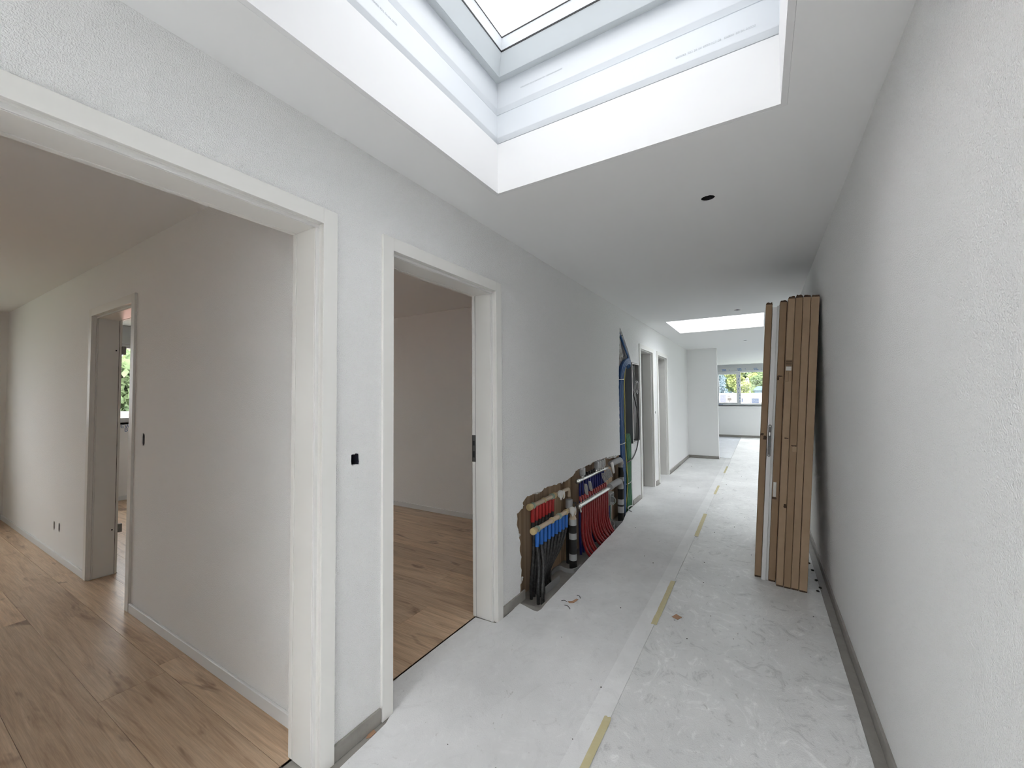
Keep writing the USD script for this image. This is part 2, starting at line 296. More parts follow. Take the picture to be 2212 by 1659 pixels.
plank_floor('oak plank floor of the room behind the wide left doorway', XW, XB, YB, YP0, 3, [(XB - 0.001, XB + 0.012, DOORS[0][0], DOORS[0][1]), (-4.38, -3.58, YP0 - 0.001, YP1 + 0.001)])
plank_floor('oak plank floor of the room behind the second doorway', XW, XB, YP1, YQ, 5, [(XB - 0.001, XB + 0.012, DOORS[1][0], DOORS[1][1])])
obj('floor', box(-5.0, XB, 3.85, 9.85, -0.16, 0.0), 'tile', label='bare floor of the dark rooms behind the two far doorways', cat='floor', **ST)

SKY1, SKY2 = (-1.12, 0.086, 0.515, 1.719), (-1.112, 0.062, 5.985, 7.188)
SKY3 = (-1.12, 0.086, -3.2, -1.1)
SPOTS = [(-0.213, 2.350), (-0.221, 5.636), (-0.224, 8.827)]
ceil = unary_union([sbox(-8.0, YB - 0.2, XR + 0.25, 10.0), sbox(-5.2, 9.8, 4.2, 15.7), sbox(XR, 4.9, 4.2, 10.0)])
for s in (SKY1, SKY2, SKY3): ceil = ceil.difference(sbox(s[0] - 0.02, s[2] - 0.02, s[1] + 0.02, s[3] + 0.02))
holes = []
for i, c in enumerate(SPOTS):
    rng = np.random.default_rng(20 + i); a = np.linspace(0, 2 * np.pi, 28, endpoint=False)
    holes.append(Polygon([(c[0] + (0.034 + rng.normal(0, .0008)) * math.cos(t), c[1] + (0.034 + rng.normal(0, .0008)) * math.sin(t)) for t in a]))
    ceil = ceil.difference(holes[-1])
obj('ceiling', prism_z(ceil, ZC, ZC + 0.255), 'ceiling', label='smooth white ceiling with two skylight openings', cat='ceiling', **ST)

wl = sbox(YB, -0.2, YE, ZC)
for a, b in DOORS: wl = wl.difference(sbox(a - 0.02, -0.3, b + 0.02, ZD + 0.02))
wl = wl.difference(niche_ragged).difference(switch_hole).difference(switch_hole2)
wall_left = obj('wall_left', prism_x(wl, XB, XL), 'plaster', label='white textured plaster wall with doorways and the broken-open pipe niche', cat='wall', **ST)
wr = box(XR, XR + 0.2, YB, 5.1, -0.16, ZC)
obj('wall_right', wr, 'plaster', label='long blank white textured plaster wall behind the leaning cartons', cat='wall', **ST)
obj('wall_end', box(-5.2, -0.800, YE, 10.0, -0.16, ZC), 'plaster_fine', label='short white wall that closes the left end of the corridor', cat='wall', **ST)
FARW = (-1.30, 2.3, 1.045, 2.40)
wf = sbox(-5.2, -0.16, 4.2, ZC).difference(sbox(*(FARW[0], FARW[2], FARW[1], FARW[3])))
obj('wall_far', prism_y(wf, 15.4, 15.75), 'plaster_fine', label='white window wall at the far end of the last room', cat='wall', **ST)
obj('wall_far_left', box(-5.2, -5.0, 9.85, 15.5, -0.16, ZC), 'plaster_fine', label='side wall of the far room, left of its window', cat='wall', **ST)
fr = sbox(4.9, -0.16, 15.5, ZC).difference(sbox(7.4, 0.06, 9.6, 2.34)).difference(sbox(11.4, 0.06, 14.4, 2.34))
obj('wall_far_right', prism_x(fr, 4.0, 4.2), 'plaster_fine', label='side wall of the far room, right of its window', cat='wall', **ST)
obj('wall_far_near', box(XR + 0.2, 4.2, 4.95, 5.1, -0.16, ZC), 'plaster_fine', label='wall of the open far room where the right corridor wall ends', cat='wall', **ST)
# two left rooms
DP = (-4.39, -3.562, 2.012)                           # doorway in the partition
BOX5 = [Point(-3.349, 1.112), Point(-5.331, 0.268), Point(-5.172, 0.278)]
wp = sbox(XW, -0.16, XB, ZC).difference(sbox(DP[0] - 0.02, -0.3, DP[1] + 0.02, DP[2] + 0.02))
hs = [LineString([(-3.349, 1.095), (-3.349, 1.130)]).buffer(0.024), LineString([(-5.331, 0.25), (-5.331, 0.285)]).buffer(0.022), LineString([(-5.172, 0.258), (-5.172, 0.293)]).buffer(0.022)]
for h in hs: wp = wp.difference(h)
obj('wall_partition', prism_y(wp, YP0, YP1), 'plaster_fine', label='white partition wall with the inner doorway, seen through the wide left doorway', cat='wall', **ST)
WIN2, WIN1 = (1.75, 3.15, 1.06, 2.40), (-2.2, 0.05, 1.06, 2.40)
wo = sbox(YB - 0.2, -0.16, 3.9, ZC)
for w in (WIN2, WIN1): wo = wo.difference(sbox(w[0], w[2], w[1], w[3]))
obj('wall_outer', prism_x(wo, XW - 0.35, XW), 'plaster_fine', label='white outer wall at the far side of the left rooms', cat='wall', **ST)
obj('wall_room', box(XW, XB, YQ, 3.85, -0.16, ZC), 'plaster_fine', label='blank grey-lit wall seen through the second doorway', cat='wall', **ST)
obj('wall_room', box(XW, XB, YB - 0.2, YB, -0.16, ZC), 'plaster_fine', label='near wall of the first left room, outside the picture', cat='wall', **ST)
obj('wall_bath', box(-5.2, -5.0, 3.85, 9.85, -0.16, ZC), 'plaster_fine', label='wall of the dark rooms behind the far doorways', cat='wall', **ST)
wn = sbox(XB, -0.16, XR + 0.2, ZC)
obj('wall_behind', prism_y(wn, YB - 0.2, YB), 'plaster_fine', label='corridor wall behind the viewpoint', cat='wall', **ST)

# baseboards
def skirt(name, m, material, label): return obj(name, m, material, label=label, cat='skirting', **ST)
SK = 0.062
for (a, b, lab) in [(0.988, 1.212, 'short taupe skirting tile between the two near left doorways'), (2.166, 2.440, 'taupe skirting tile between the second doorway and the pipe niche'),
                    (5.185, 5.540, 'taupe skirting tile under the cable cabinet'), (6.515, 6.665, 'small taupe skirting tile between the two far doorways'), (7.565, YE, 'taupe skirting running from the last doorway to the end wall')]:
    skirt('baseboard_left', cbox(XL - 0.002, XL + 0.010, a, b, 0.0005, SK, 0.0012), 'tile', lab)
skirt('baseboard_right', cbox(XR - 0.0105, XR + 0.002, YB, 5.1, 0.0015, SK, 0.0012), 'tile', 'long taupe skirting along the right wall')
skirt('baseboard_end', cbox(XL, -0.797, YE - 0.010, YE + 0.002, 0.0005, SK, 0.0012), 'tile', 'taupe skirting under the short end wall')
skirt('baseboard_far', cbox(-5.0, 4.0, 15.388, 15.402, 0.0005, 0.07, 0.0012), 'tile', 'taupe skirting under the far window')
skirt('baseboard_room', [cbox(XW, DP[0] - 0.062, YP0 - 0.012, YP0 + 0.001, 0.0, 0.058, 0.003)], 'skirt_white', 'white skirting left of the inner doorway')
skirt('baseboard_room', [cbox(DP[1] + 0.062, XB - 0.062, YP0 - 0.012, YP0 + 0.001, 0.0, 0.058, 0.003)], 'skirt_white', 'white skirting right of the inner doorway')
skirt('baseboard_room', [cbox(XW, XB, YQ - 0.012, YQ + 0.001, 0.0, 0.058, 0.003)], 'skirt_white', 'white skirting on the oak floor behind the second doorway')
skirt('baseboard_room', [cbox(XW - 0.001, XW + 0.012, YP1, YQ, 0.0, 0.058, 0.003)], 'skirt_white', 'white skirting under the window of the second room')
skirt('baseboard_room', [cbox(XW - 0.001, XW + 0.012, YB, YP0, 0.0, 0.058, 0.003)], 'skirt_white', 'white skirting under the outer wall of the first room')

# raw plaster rim of the niche, part of the left wall
rim = []
pts = [p for p in NICHE if p[0] < 5.1 and p[1] > 0.05]
for i, p in enumerate(ragged(pts, 0.006, 0.045, 31, closed=False)):
    if niche_poly.exterior.distance(Point(p)) < 0.02 and p[0] < 5.12:
        s = 0.35 + 1.1 * RNG.random() ** 2; big = 1.5 if (2.55 < p[0] < 2.95 or 3.15 < p[0] < 3.4 or p[0] > 4.2) and 0.6 < p[1] < 0.8 else 0.9
        if RNG.random() < 0.8: rim.append(lumpy((XL - 0.012 - 0.01 * s, p[0] + RNG.normal(0, .008), p[1] + (0.014 if big > 1 else 0.002)), (0.030 * s, 0.060 * s * big, 0.036 * s * big), i, 0.85, 3, 1.3))
obj('broken_plaster_rim', rim, 'raw_edge', wall_left, smooth=50, label='crumbled grey plaster edge')

# ---------------------------------------------------------------- skylights
def ring(x0, x1, y0, y1, prof):
    """prof: (inset, z) going up; vertical-ish band of quads all round an opening, facing inwards."""
    vs, fs = [], []
    for d, z in prof: vs += [(x0 + d, y0 + d, z), (x1 - d, y0 + d, z), (x1 - d, y1 - d, z), (x0 + d, y1 - d, z)]
    for i in range(len(prof) - 1):
        for j in range(4):
            a, b, c, e = 4 * i + j, 4 * i + (j + 1) % 4, 4 * (i + 1) + (j + 1) % 4, 4 * (i + 1) + j
            fs += [[a, c, b], [a, e, c]]
    return trimesh.Trimesh(np.array(vs, float), fs, process=False)
def solid_ring(S, prof, outer):
    x0, x1, y0, y1 = S; top, bot = prof[-1][1], prof[0][1]
    return ring(x0, x1, y0, y1, list(prof) + [(-outer, top), (-outer, bot), prof[0]])
def skylight(S, label, prints, pane='roof_glass'):
    x0, x1, y0, y1 = S
    t = thing('skylight', label, 'skylight', kind='structure')
    obj('shaft_lining', solid_ring(S, [(0.0, ZC), (0.0, 2.655)], 0.0195), 'shaft', t)
    def liner(z0, z1):
        return solid_ring(S, [(-0.016, z0), (-0.0155, z0 + 0.003), (-0.0155, z0 + 0.012), (-0.013, z0 + 0.0135), (-0.004, z0 + 0.036), (-0.0035, z0 + 0.040), (-0.0035, z1)], 0.10)
    l1 = obj('liner_panel', liner(2.6552, 2.806), 'pvc', t); l2 = obj('liner_panel', liner(2.8065, 2.976), 'pvc', t)
    obj('seam_line', solid_ring(S, [(-0.0012, 2.6535), (-0.0012, 2.6556)], 0.05), 'dark_gap', t)
    obj('frame_moulding', solid_ring(S, [(-0.006, 2.9762), (0.002, 2.9762), (0.012, 2.982), (0.013, 2.986), (0.017, 2.9835), (0.026, 2.977), (0.0295, 2.975), (0.031, 2.9765)], 0.10), 'pvc_frame', t)
    obj('window_frame', solid_ring(S, [(0.031, 2.9767), (0.0695, 3.057)], 0.10), 'pvc_frame', t)
    obj('frame_gasket', solid_ring(S, [(0.0712, 3.0572), (0.0712, 3.0640)], 0.10), 'black_rubber', t)
    obj('sash', solid_ring(S, [(0.0715, 3.0642), (0.0722, 3.0645), (0.0730, 3.073), (0.0800, 3.117)], 0.10), 'pvc', t)
    obj('glazing_gasket', solid_ring(S, [(0.0816, 3.1172), (0.0816, 3.1225)], 0.10), 'black_rubber', t)
    obj('glass_pane', box(x0 + 0.02, x1 - 0.02, y0 + 0.02, y1 - 0.02, 3.1228, 3.1288), pane, t)
    for (xx, yy, zz, ex, ey, s, h, par) in prints:
        obj('printed_line', place(text(s, h, 0.0004), (xx, yy, zz), ex, ey), 'ink', l1 if par == 1 else l2)
    return t
yw = SKY1[3]; LEFT_IN = SKY1[0]
skylight(SKY1, 'near ceiling skylight with white plastic liner, stepped frame and bright pane', [
    (-0.262, yw + 0.0031, 2.722, (1, 0, 0), (0, 0, 1), '000083  011 24 06 2023 017 08   CAB04  02 04 00000', 0.0075, 1),
    (-0.985, yw + 0.0031, 2.898, (1, 0, 0), (0, 0, 1), '000083 011 24 06 2023 017 08   CAB04 02 04 00000', 0.0062, 2),
    (-1.1231, 0.92, 2.745, (0, 1, 0), (0, 0, 1), '000083 011 24 06 2023', 0.0075, 1)])
skylight(SKY2, 'bright far skylight opening near the end of the corridor', [], 'far_glass')

skylight(SKY3, 'skylight behind the viewpoint, outside the picture', [], 'back_glass')

# ---------------------------------------------------------------- door frames
def door_frame(n, u0, u1, ztop, to_world, depth, label, strike=True, hinges=False, base=0.002):
    """u along the wall, w into the wall from its face, z up. to_world(u, w, z) maps the vertices; strike and hinges sit on the rebate at the back."""
    t = tag(UsdGeom.Xform.Define(stage, path_for(None, f'door_{n}')).GetPrim(), label, 'door frame', kind='structure')
    def put(name, parts, material, parent=t, **kw):
        m = trimesh.util.concatenate(parts); v = m.vertices; w = np.array([to_world(*p) for p in v]); m.vertices = w
        if m.is_volume is False or m.volume < 0: m.invert()
        return obj(name, m, material, parent, **kw)
    cw, ct, st = 0.0585, 0.013, 0.013                # casing width, projection, step of the stop
    B = lambda a, b, c, d, e, f, ch=0.0015: cbox(a, b, c, d, e, f, ch)
    for s, e in ((u0 - cw, u0), (u1, u1 + cw)): put('casing', [B(s, e, -ct, 0.001, base, ztop + cw, 0.0007)], 'lacquer')
    put('casing', [B(u0, u1, -ct, 0.001, ztop, ztop + cw, 0.0007)], 'lacquer')
    d0 = 0.018
    BD = 0.012 if n != 5 else 0.004
    for (s, e, q) in ((u0 - 0.018, u0, 1), (u1, u1 + 0.018, -1)):
        put('rebate_board', [box(s, e, 0.0012, d0, base, ztop + 0.018)], 'lacquer')
        a, b = (s, u0 + st) if q > 0 else (u1 - st, e)
        put('gasket_strip', [B(*((u0 - 0.001, u0 + st) if q > 0 else (u1 - st, u1 + 0.001)), d0 - 0.002, d0 + 0.006, base, ztop - st, 0.0012)], 'gasket')
        put('jamb', [B(a, b, d0 + 0.0065, depth - 0.014, base, ztop)], 'lacquer')
        put('back_casing', [B(a - (0.045 if q > 0 else 0.0), b + (0.0 if q > 0 else 0.045), depth - 0.011, depth + BD, base, ztop + 0.045)], 'lacquer')
    put('rebate_board', [box(u0, u1, 0.0012, d0, ztop, ztop + 0.018)], 'lacquer')
    put('gasket_strip', [B(u0, u1, d0 - 0.002, d0 + 0.006, ztop - st, ztop + 0.001, 0.0012)], 'gasket')
    put('head_jamb', [B(u0 + st, u1 - st, d0 + 0.0065, depth - 0.014, ztop - st, ztop)], 'lacquer')
    put('back_casing', [B(u0 + st, u1 - st, depth - 0.011, depth + BD, ztop - st, ztop + 0.045)], 'lacquer')
    put('jamb_joint', [box(u0 - 0.01, u0 + st - 0.003, depth - 0.0145, depth - 0.0105, base, ztop), box(u1 - st + 0.003, u1 + 0.01, depth - 0.0145, depth - 0.0105, base, ztop), box(u0, u1, depth - 0.0145, depth - 0.0105, ztop - st + 0.003, ztop)], 'dark_gap')
    if strike:
        sp = put('strike_plate', [B(u1 - st - 0.0015, u1 - st + 0.004, depth - 0.016, depth + 0.0135, 0.958, 1.126)], 'lock_grey', label='dark metal strike plate')
        put('bolt_slot', [box(u1 - st - 0.0018, u1 - st, depth - 0.008, depth + 0.006, 0.985, 1.025), box(u1 - st - 0.0018, u1 - st, depth - 0.008, depth + 0.006, 1.06, 1.09)], 'hole', sp)
    if hinges:
        for z in (0.354, 1.765):
            h = put('hinge', [B(u0 + st - 0.004, u0 + st + 0.014, depth + 0.002, depth + 0.026, z - 0.035, z + 0.03)], 'steel', label='small dark hinge socket')
            put('screw_hole', [box(u0 + st - 0.001, u0 + st + 0.0012, depth - 0.034, depth - 0.026, z - 0.012, z - 0.002)], 'hole', h)
    return t
left = lambda u, w, z: (XL - w, u, z)
labs = ['wide white door frame at the left edge, without a leaf', 'white door frame around the dark oak-floored room, second from the left', 'white door frame right beside the cable cabinet', 'last white door frame before the end wall']
for i, (a, b) in enumerate(DOORS): door_frame(i + 1, a, b, ZD, left, WT, labs[i], strike=i in (1, 3))
door_frame(5, DP[0], DP[1], DP[2], lambda u, w, z: (u, YP0 + w, z), YP1 - YP0 - 0.010, 'white inner door frame seen through the wide left doorway', strike=False, hinges=True)

# ---------------------------------------------------------------- windows
def window(n, label, u0, u1, z0, z1, to_world, divs, box_h=0.0, frame='film', marks=True, sash_left=False):
    """u along, w outwards, z up. divs: positions of the mullions."""
    t = tag(UsdGeom.Xform.Define(stage, path_for(None, f'window_{n}')).GetPrim(), label, 'window', kind='structure')
    def put(name, parts, material, parent=t, **kw):
        m = trimesh.util.concatenate(parts); m.vertices = np.array([to_world(*p) for p in m.vertices])
        if m.volume < 0: m.invert()
        return obj(name, m, material, parent, **kw)
    F, T0, T1 = 0.062, 0.03, 0.10
    zt = z1 - box_h
    if box_h: put('shutter_box', [cbox(u0, u1, 0.0, 0.14, zt, z1, 0.003)], 'shutter_box')
    fr = put('frame', [cbox(u0, u1, T0, T1, zt - F, zt, .004), cbox(u0, u1, T0, T1, z0, z0 + F, .004), cbox(u0, u0 + F, T0, T1, z0 + F, zt - F, .004), cbox(u1 - F, u1, T0, T1, z0 + F, zt - F, .004)], frame)
    edges = [u0 + F] + [x for d in divs for x in (d - 0.045, d + 0.045)] + [u1 - F]
    for d in divs: put('mullion', [cbox(d - 0.045, d + 0.045, T0 - 0.004, T1, z0 + F, zt - F, .004)], frame)
    for i in range(0, len(edges), 2):
        a, b = edges[i], edges[i + 1]
        if sash_left and i == 0:
            put('sash', [cbox(a, b, T0 - 0.012, T1 - .01, zt - F - 0.05, zt - F, .004), cbox(a, b, T0 - 0.012, T1 - .01, z0 + F, z0 + F + 0.03, .004), cbox(a, a + 0.04, T0 - .012, T1 - .01, z0 + F + 0.03, zt - F - 0.05, .004), cbox(b - 0.03, b, T0 - .012, T1 - .01, z0 + F + 0.03, zt - F - 0.05, .004)], frame)
        put('glass_pane', [box(a - 0.005, b + 0.005, 0.062, 0.068, z0 + F - .005, zt - F + .005)], {4: 'far_glass', 5: 'far_glass'}.get(n, 'glass'))
    put('sill', [cbox(u0 - 0.0, u1, 0.0, T0 + 0.3, z0 - 0.03, z0, .003)], frame)
    if marks:
        bits = []; rng = np.random.default_rng(n)
        if box_h:
            u = u0 + 0.20
            while u < u1 - 0.3:
                for row in range(2):
                    x = u + row * 0.015
                    for k in range(4):
                        w = rng.uniform(0.018, 0.03); bits.append(box(x, x + w, -0.0012, 0.0, zt + 0.045 - row * 0.042, zt + 0.070 - row * 0.042)); x += w + 0.006
                bits.append(box(u + 0.22, u + 0.235, -0.0012, 0, zt + 0.05, zt + 0.065)); bits.append(box(u + 0.22, u + 0.24, -0.0012, 0, zt + 0.01, zt + 0.025))
                u += 0.46
        for d in divs:
            for k in range(9):
                z = z0 + 0.1 + k * 0.105; h = rng.uniform(0.03, 0.075); s = rng.choice([-0.02, 0.015]); bits.append(box(d + s - 0.008, d + s + 0.008, T0 - 0.0055, T0 - 0.004, z, z + h))
        for k in range(4): bits.append(box(u0 + 0.09 + k * 0.03, u0 + 0.112 + k * 0.03, T0 - 0.001, T0, z0 + 0.02, z0 + 0.04))
        put('film_marking', bits, 'film_print', fr if not box_h else fr)
    return t
window(1, 'far window with blue-printed film, looking out on trees and a white building', FARW[0], FARW[1], FARW[2], FARW[3], lambda u, w, z: (u, 15.4 + w, z), [-0.605, 0.75], 0.21, sash_left=True)
w2 = window(2, 'sunlit window glimpsed through the gap of the inner door frame', WIN2[0], WIN2[1], WIN2[2], WIN2[3], lambda u, w, z: (XW - w, u, z), [2.62], 0.25, marks=False)
for s, y, z in (('UEW', 1.965, 0.985), ('B', 2.045, 0.935)):
    obj('film_lettering', place(text(s, 0.045, 0.001), (XW + 0.0008, y, z), (0, 1, 0), (0, 0, 1)), 'film_print', w2)
window(3, 'window of the first left room, outside the picture', WIN1[0], WIN1[1], WIN1[2], WIN1[3], lambda u, w, z: (XW - w, u, z), [-1.1], 0.25, marks=False)
for n, a, b, m in ((4, 7.4, 9.6, 8.5), (5, 11.4, 14.4, 12.9)):
    window(n, 'glazed side of the open far room, %s' % ('hidden behind the cartons' if n == 4 else 'right of its far window'), a, b, 0.06, 2.34, lambda u, w, z: (4.0 + w, u, z), [m], 0, marks=False)

# ---------------------------------------------------------------- recessed openings
def cup(name, label, cat, poly, to_world, depth, material, lip=None):
    t = thing(name, label, cat)
    ringp = poly.buffer(-0.0006).difference(poly.buffer(-0.003))
    m = trimesh.util.concatenate([prism_z(ringp, 0.005, depth), prism_z(poly.buffer(-0.0006), depth, depth + 0.003)])
    m.vertices = np.array([to_world(*p) for p in m.vertices])
    if m.volume < 0: m.invert()
    obj('recess', m, material, t)
    if lip is not None:
        q = prism_z(lip, 0.002, 0.02); q.vertices = np.array([to_world(*p) for p in q.vertices])
        if q.volume < 0: q.invert()
        obj('plaster_lip', q, 'shaft', t)
    return t
up_map = lambda u, v, w: (u, v, ZC + w)
for i, h in enumerate(holes):
    cup('light_opening', ['nearest round black cut-out for a ceiling light', 'middle ceiling light cut-out, just before the far skylight', 'farthest ceiling light cut-out, beyond the far skylight'][i], 'light opening', h, up_map, 0.10, 'hole')
cup('switch_opening', 'ragged black switch opening in the wall between the two near doorways', 'switch opening', switch_hole, lambda u, v, w: (XL - w, u, v), 0.055, 'box_plastic', Polygon([(1.068, 1.089), (1.083, 1.087), (1.1035, 1.090), (1.1035, 1.0935), (1.088, 1.094), (1.068, 1.091)]))
cup('switch_opening', 'small black switch opening between the two far doorways', 'switch opening', switch_hole2, lambda u, v, w: (XL - w, u, v), 0.055, 'box_plastic')
for lab, h in zip(['oval dark switch box right of the inner doorway', 'left one of two dark socket boxes low on the partition wall', 'right one of two dark socket boxes low on the partition wall'], hs):
    cup('switch_opening' if 'switch' in lab else 'socket_opening', lab, 'switch opening' if 'switch' in lab else 'socket opening', h, lambda u, v, w: (u, YP0 + w, v), 0.035, 'box_grey')

# ---------------------------------------------------------------- protective fleece on the corridor floor
def wavy(pts, amp, step, seed):
    ln = LineString(pts); out = []
    for k, s in enumerate(np.arange(0, ln.length, step)):
        q = ln.interpolate(s); o = (meshkit.fbm(np.array([[s * 4, seed * 7.7, 0.5]]), 3, seed)[0] - 0.5) * 2 * amp; out.append((q.x + o, q.y + o * 0.5))
    return out + [pts[-1]]
left_edge = wavy([(-1.355, -2.9), (-1.356, 0.98), (-1.364, 1.12), (-1.372, 1.225), (-1.405, 1.289)], 0.006, 0.04, 1) + wavy([(-1.540, 1.30), (-1.541, 2.075)], 0.004, 0.05, 2) + \
    wavy([(-1.398, 2.083), (-1.384, 2.17), (-1.386, 2.30), (-1.415, 2.370), (-1.36, 2.358), (-1.245, 2.322), (-1.232, 2.355), (-1.243, 2.46), (-1.258, 2.97), (-1.276, 3.38), (-1.285, 3.70), (-1.295, 4.0), (-1.315, 4.45), (-1.37, 4.78), (-1.384, 4.95), (-1.382, 5.6), (-1.40, 5.66)], 0.004, 0.04, 3) + \
    [(-1.55, 5.70), (-1.55, 6.37), (-1.41, 6.42)] + wavy([(-1.37, 6.5), (-1.365, 6.72)], 0.008, 0.04, 5) + [(-1.55, 6.81), (-1.56, 7.46), (-1.41, 7.48)] + wavy([(-1.375, 7.55), (-1.372, 8.3), (-1.385, 9.2), (-1.383, 9.825), (-0.785, 9.82)], 0.006, 0.05, 6)
seam = wavy([(-0.785, 10.08), (-0.585, 10.12), (-0.583, -2.9)], 0.003, 0.05, 7)
left_poly = Polygon(left_edge + seam).buffer(0)
fl = thing('fleece', 'pale grey protective floor fleece lying on the left half of the corridor', 'floor covering')
obj('sheet', prism_z(left_poly, 0.0008, 0.0040), 'fleece', fl)
strip = Polygon(wavy([(-0.667, -2.9), (-0.665, 3.0), (-0.668, 10.0)], 0.002, 0.05, 8) + wavy([(-0.570, 10.0), (-0.574, 3.0), (-0.572, -2.9)], 0.003, 0.03, 9)).buffer(0)
obj('overlap_strip', prism_z(strip, 0.0042, 0.0080), 'fleece_strip', fl, label='whiter doubled strip along the seam')
right_poly = Polygon(wavy([(-0.580, -2.9), (-0.580, 15.36)], 0.002, 0.05, 10) + wavy([(0.33, 15.36), (0.322, 3.0), (0.320, -2.9)], 0.003, 0.05, 11)).buffer(0)
obj('fleece', prism_z(right_poly, 0.0008, 0.0040), 'fleece_scuffed', label='scuffed grey floor fleece on the right half, with footprints and scrapes', cat='floor covering')
far_poly = sbox(-4.95, 10.13, -0.586, 15.36)
obj('fleece', prism_z(far_poly, 0.0008, 0.0038), 'fleece_film', label='shiny bluish floor film beyond the end wall, left of the seam', cat='floor covering')
obj('fleece', prism_z(sbox(0.34, 5.2, 3.95, 15.36), 0.0008, 0.0038), 'fleece_film', label='shiny floor film in the far room, hidden behind the cartons', cat='floor covering')

# masking tape
def strip_tape(label, pts, w, seed):
    p = np.array(pts, float); d = np.gradient(p, axis=0); nrm = np.c_[d[:, 1], -d[:, 0]]; nrm /= np.linalg.norm(nrm, axis=1)[:, None]; rng = np.random.default_rng(seed)
    a = [tuple(q + n * (w / 2 + rng.normal(0, .0006))) for q, n in zip(p, nrm)]; b = [tuple(q - n * (w / 2 + rng.normal(0, .0006))) for q, n in zip(p, nrm)]
    a0, b0 = a[0], b[0]; endcap = [tuple(np.array(b[-1]) * (1 - t) + np.array(a[-1]) * t + (p[-1] - p[-2]) / np.linalg.norm(p[-1] - p[-2]) * rng.uniform(-.004, .006)) for t in (0.25, 0.5, 0.75)]
    obj('masking_tape', prism_z(Polygon(a + endcap[::-1] + b[::-1]).buffer(0), 0.0082, 0.0086), 'masking', label=label, cat='tape')
strip_tape('nearest yellowed masking tape strip on the floor seam, running out of the picture', [(-0.583, y) for y in np.arange(1.0, 1.745, 0.03)], 0.030, 1)
strip_tape('middle masking tape strip on the floor seam, level with the pipe niche', [(-0.580 + 0.004 * math.sin(y * 3), y) for y in np.arange(2.545, 3.235, 0.03)], 0.032, 2)
strip_tape('short masking tape strip on the floor seam in front of the risers', [(-0.566 - 0.012 * (y - 4.35), y) for y in np.arange(4.33, 5.2, 0.03)], 0.036, 3)
strip_tape('faint masking tape strip on the floor seam, level with the far doorways', [(-0.575, y) for y in np.arange(6.3, 6.95, 0.03)], 0.030, 4)
strip_tape('farthest masking tape strip on the floor seam, near the end wall', [(-0.580, y) for y in np.arange(8.1, 8.9, 0.03)], 0.030, 5)

# scraps and dirt
def flake(name, label, cat, pts, material, z=0.0045, h=0.002, curl=0.004):
    m = prism_z(Polygon(pts), z, z + h); m = m.subdivide_to_size(0.012); v = m.vertices; c = v.mean(0)
    v[:, 2] += curl * ((v[:, 0] - c[0]) ** 2 + (v[:, 1] - c[1]) ** 2) / 0.0006 * 0.3; m.vertices = v; obj(name, m, material, label=label, cat=cat)
flake('cardboard_scrap', 'torn brown cardboard scrap on the fleece in front of the pipe niche', 'scrap', [(-1.125, 2.54), (-1.108, 2.522), (-1.085, 2.548), (-1.075, 2.60), (-1.09, 2.60), (-1.102, 2.565)], 'scrap')
flake('cardboard_scrap', 'small square cardboard scrap to the right of the floor seam', 'scrap', [(-0.500, 2.690), (-0.463, 2.672), (-0.445, 2.712), (-0.482, 2.735)], 'scrap')
flake('cardboard_scrap', 'pale wood chip under the near skirting tile', 'scrap', [(-1.392, 1.145), (-1.380, 1.125), (-1.371, 1.14), (-1.372, 1.168), (-1.389, 1.172)], 'scrap', z=0.0006)
def shaving(label, pts): obj('wood_shaving', tube(catmull([(x, y, z) for x, y, z in pts], 5), 0.0018, 6), 'debris', label=label, cat='shaving', smooth=40)
shaving('curved dark shaving left of the torn cardboard scrap', [(-1.167, 2.53, .006), (-1.148, 2.538, .009), (-1.128, 2.535, .006)])
shaving('curved dark shaving behind the torn cardboard scrap', [(-1.108, 2.655, .006), (-1.087, 2.645, .010), (-1.07, 2.625, .006)])
shaving('thin shaving in front of the torn cardboard scrap', [(-1.125, 2.487, .006), (-1.10, 2.483, .008), (-1.075, 2.462, .006)])
bits = []
for k in range(75):
    y = 1.2 + 8.0 * RNG.random() ** 1.5; x = RNG.uniform(-1.22, 0.30); s = RNG.uniform(0.0012, 0.0033) * (1 + 0.10 * y)
    bits.append(lumpy((x, y, 0.0042 + s * 0.3), (s * 2, s * RNG.uniform(1.2, 3), s), k, 0.3, 1))
obj('crumbs', bits, 'debris', label='dark crumbs of dirt scattered over the floor fleece', cat='debris', kind='stuff')
bits = []
for (x, y) in [(0.355, 3.62), (0.345, 3.75), (0.335, 3.55), (0.34, 3.95), (0.33, 4.1)]:
    bits.append(lumpy((x - 0.03, y, 0.006), (0.02, 0.03, 0.008), int(y * 100), 0.4, 1))
obj('crumbs', bits, 'debris', label='crumbs of dirt behind the leaning cartons by the right skirting', cat='debris', kind='stuff')

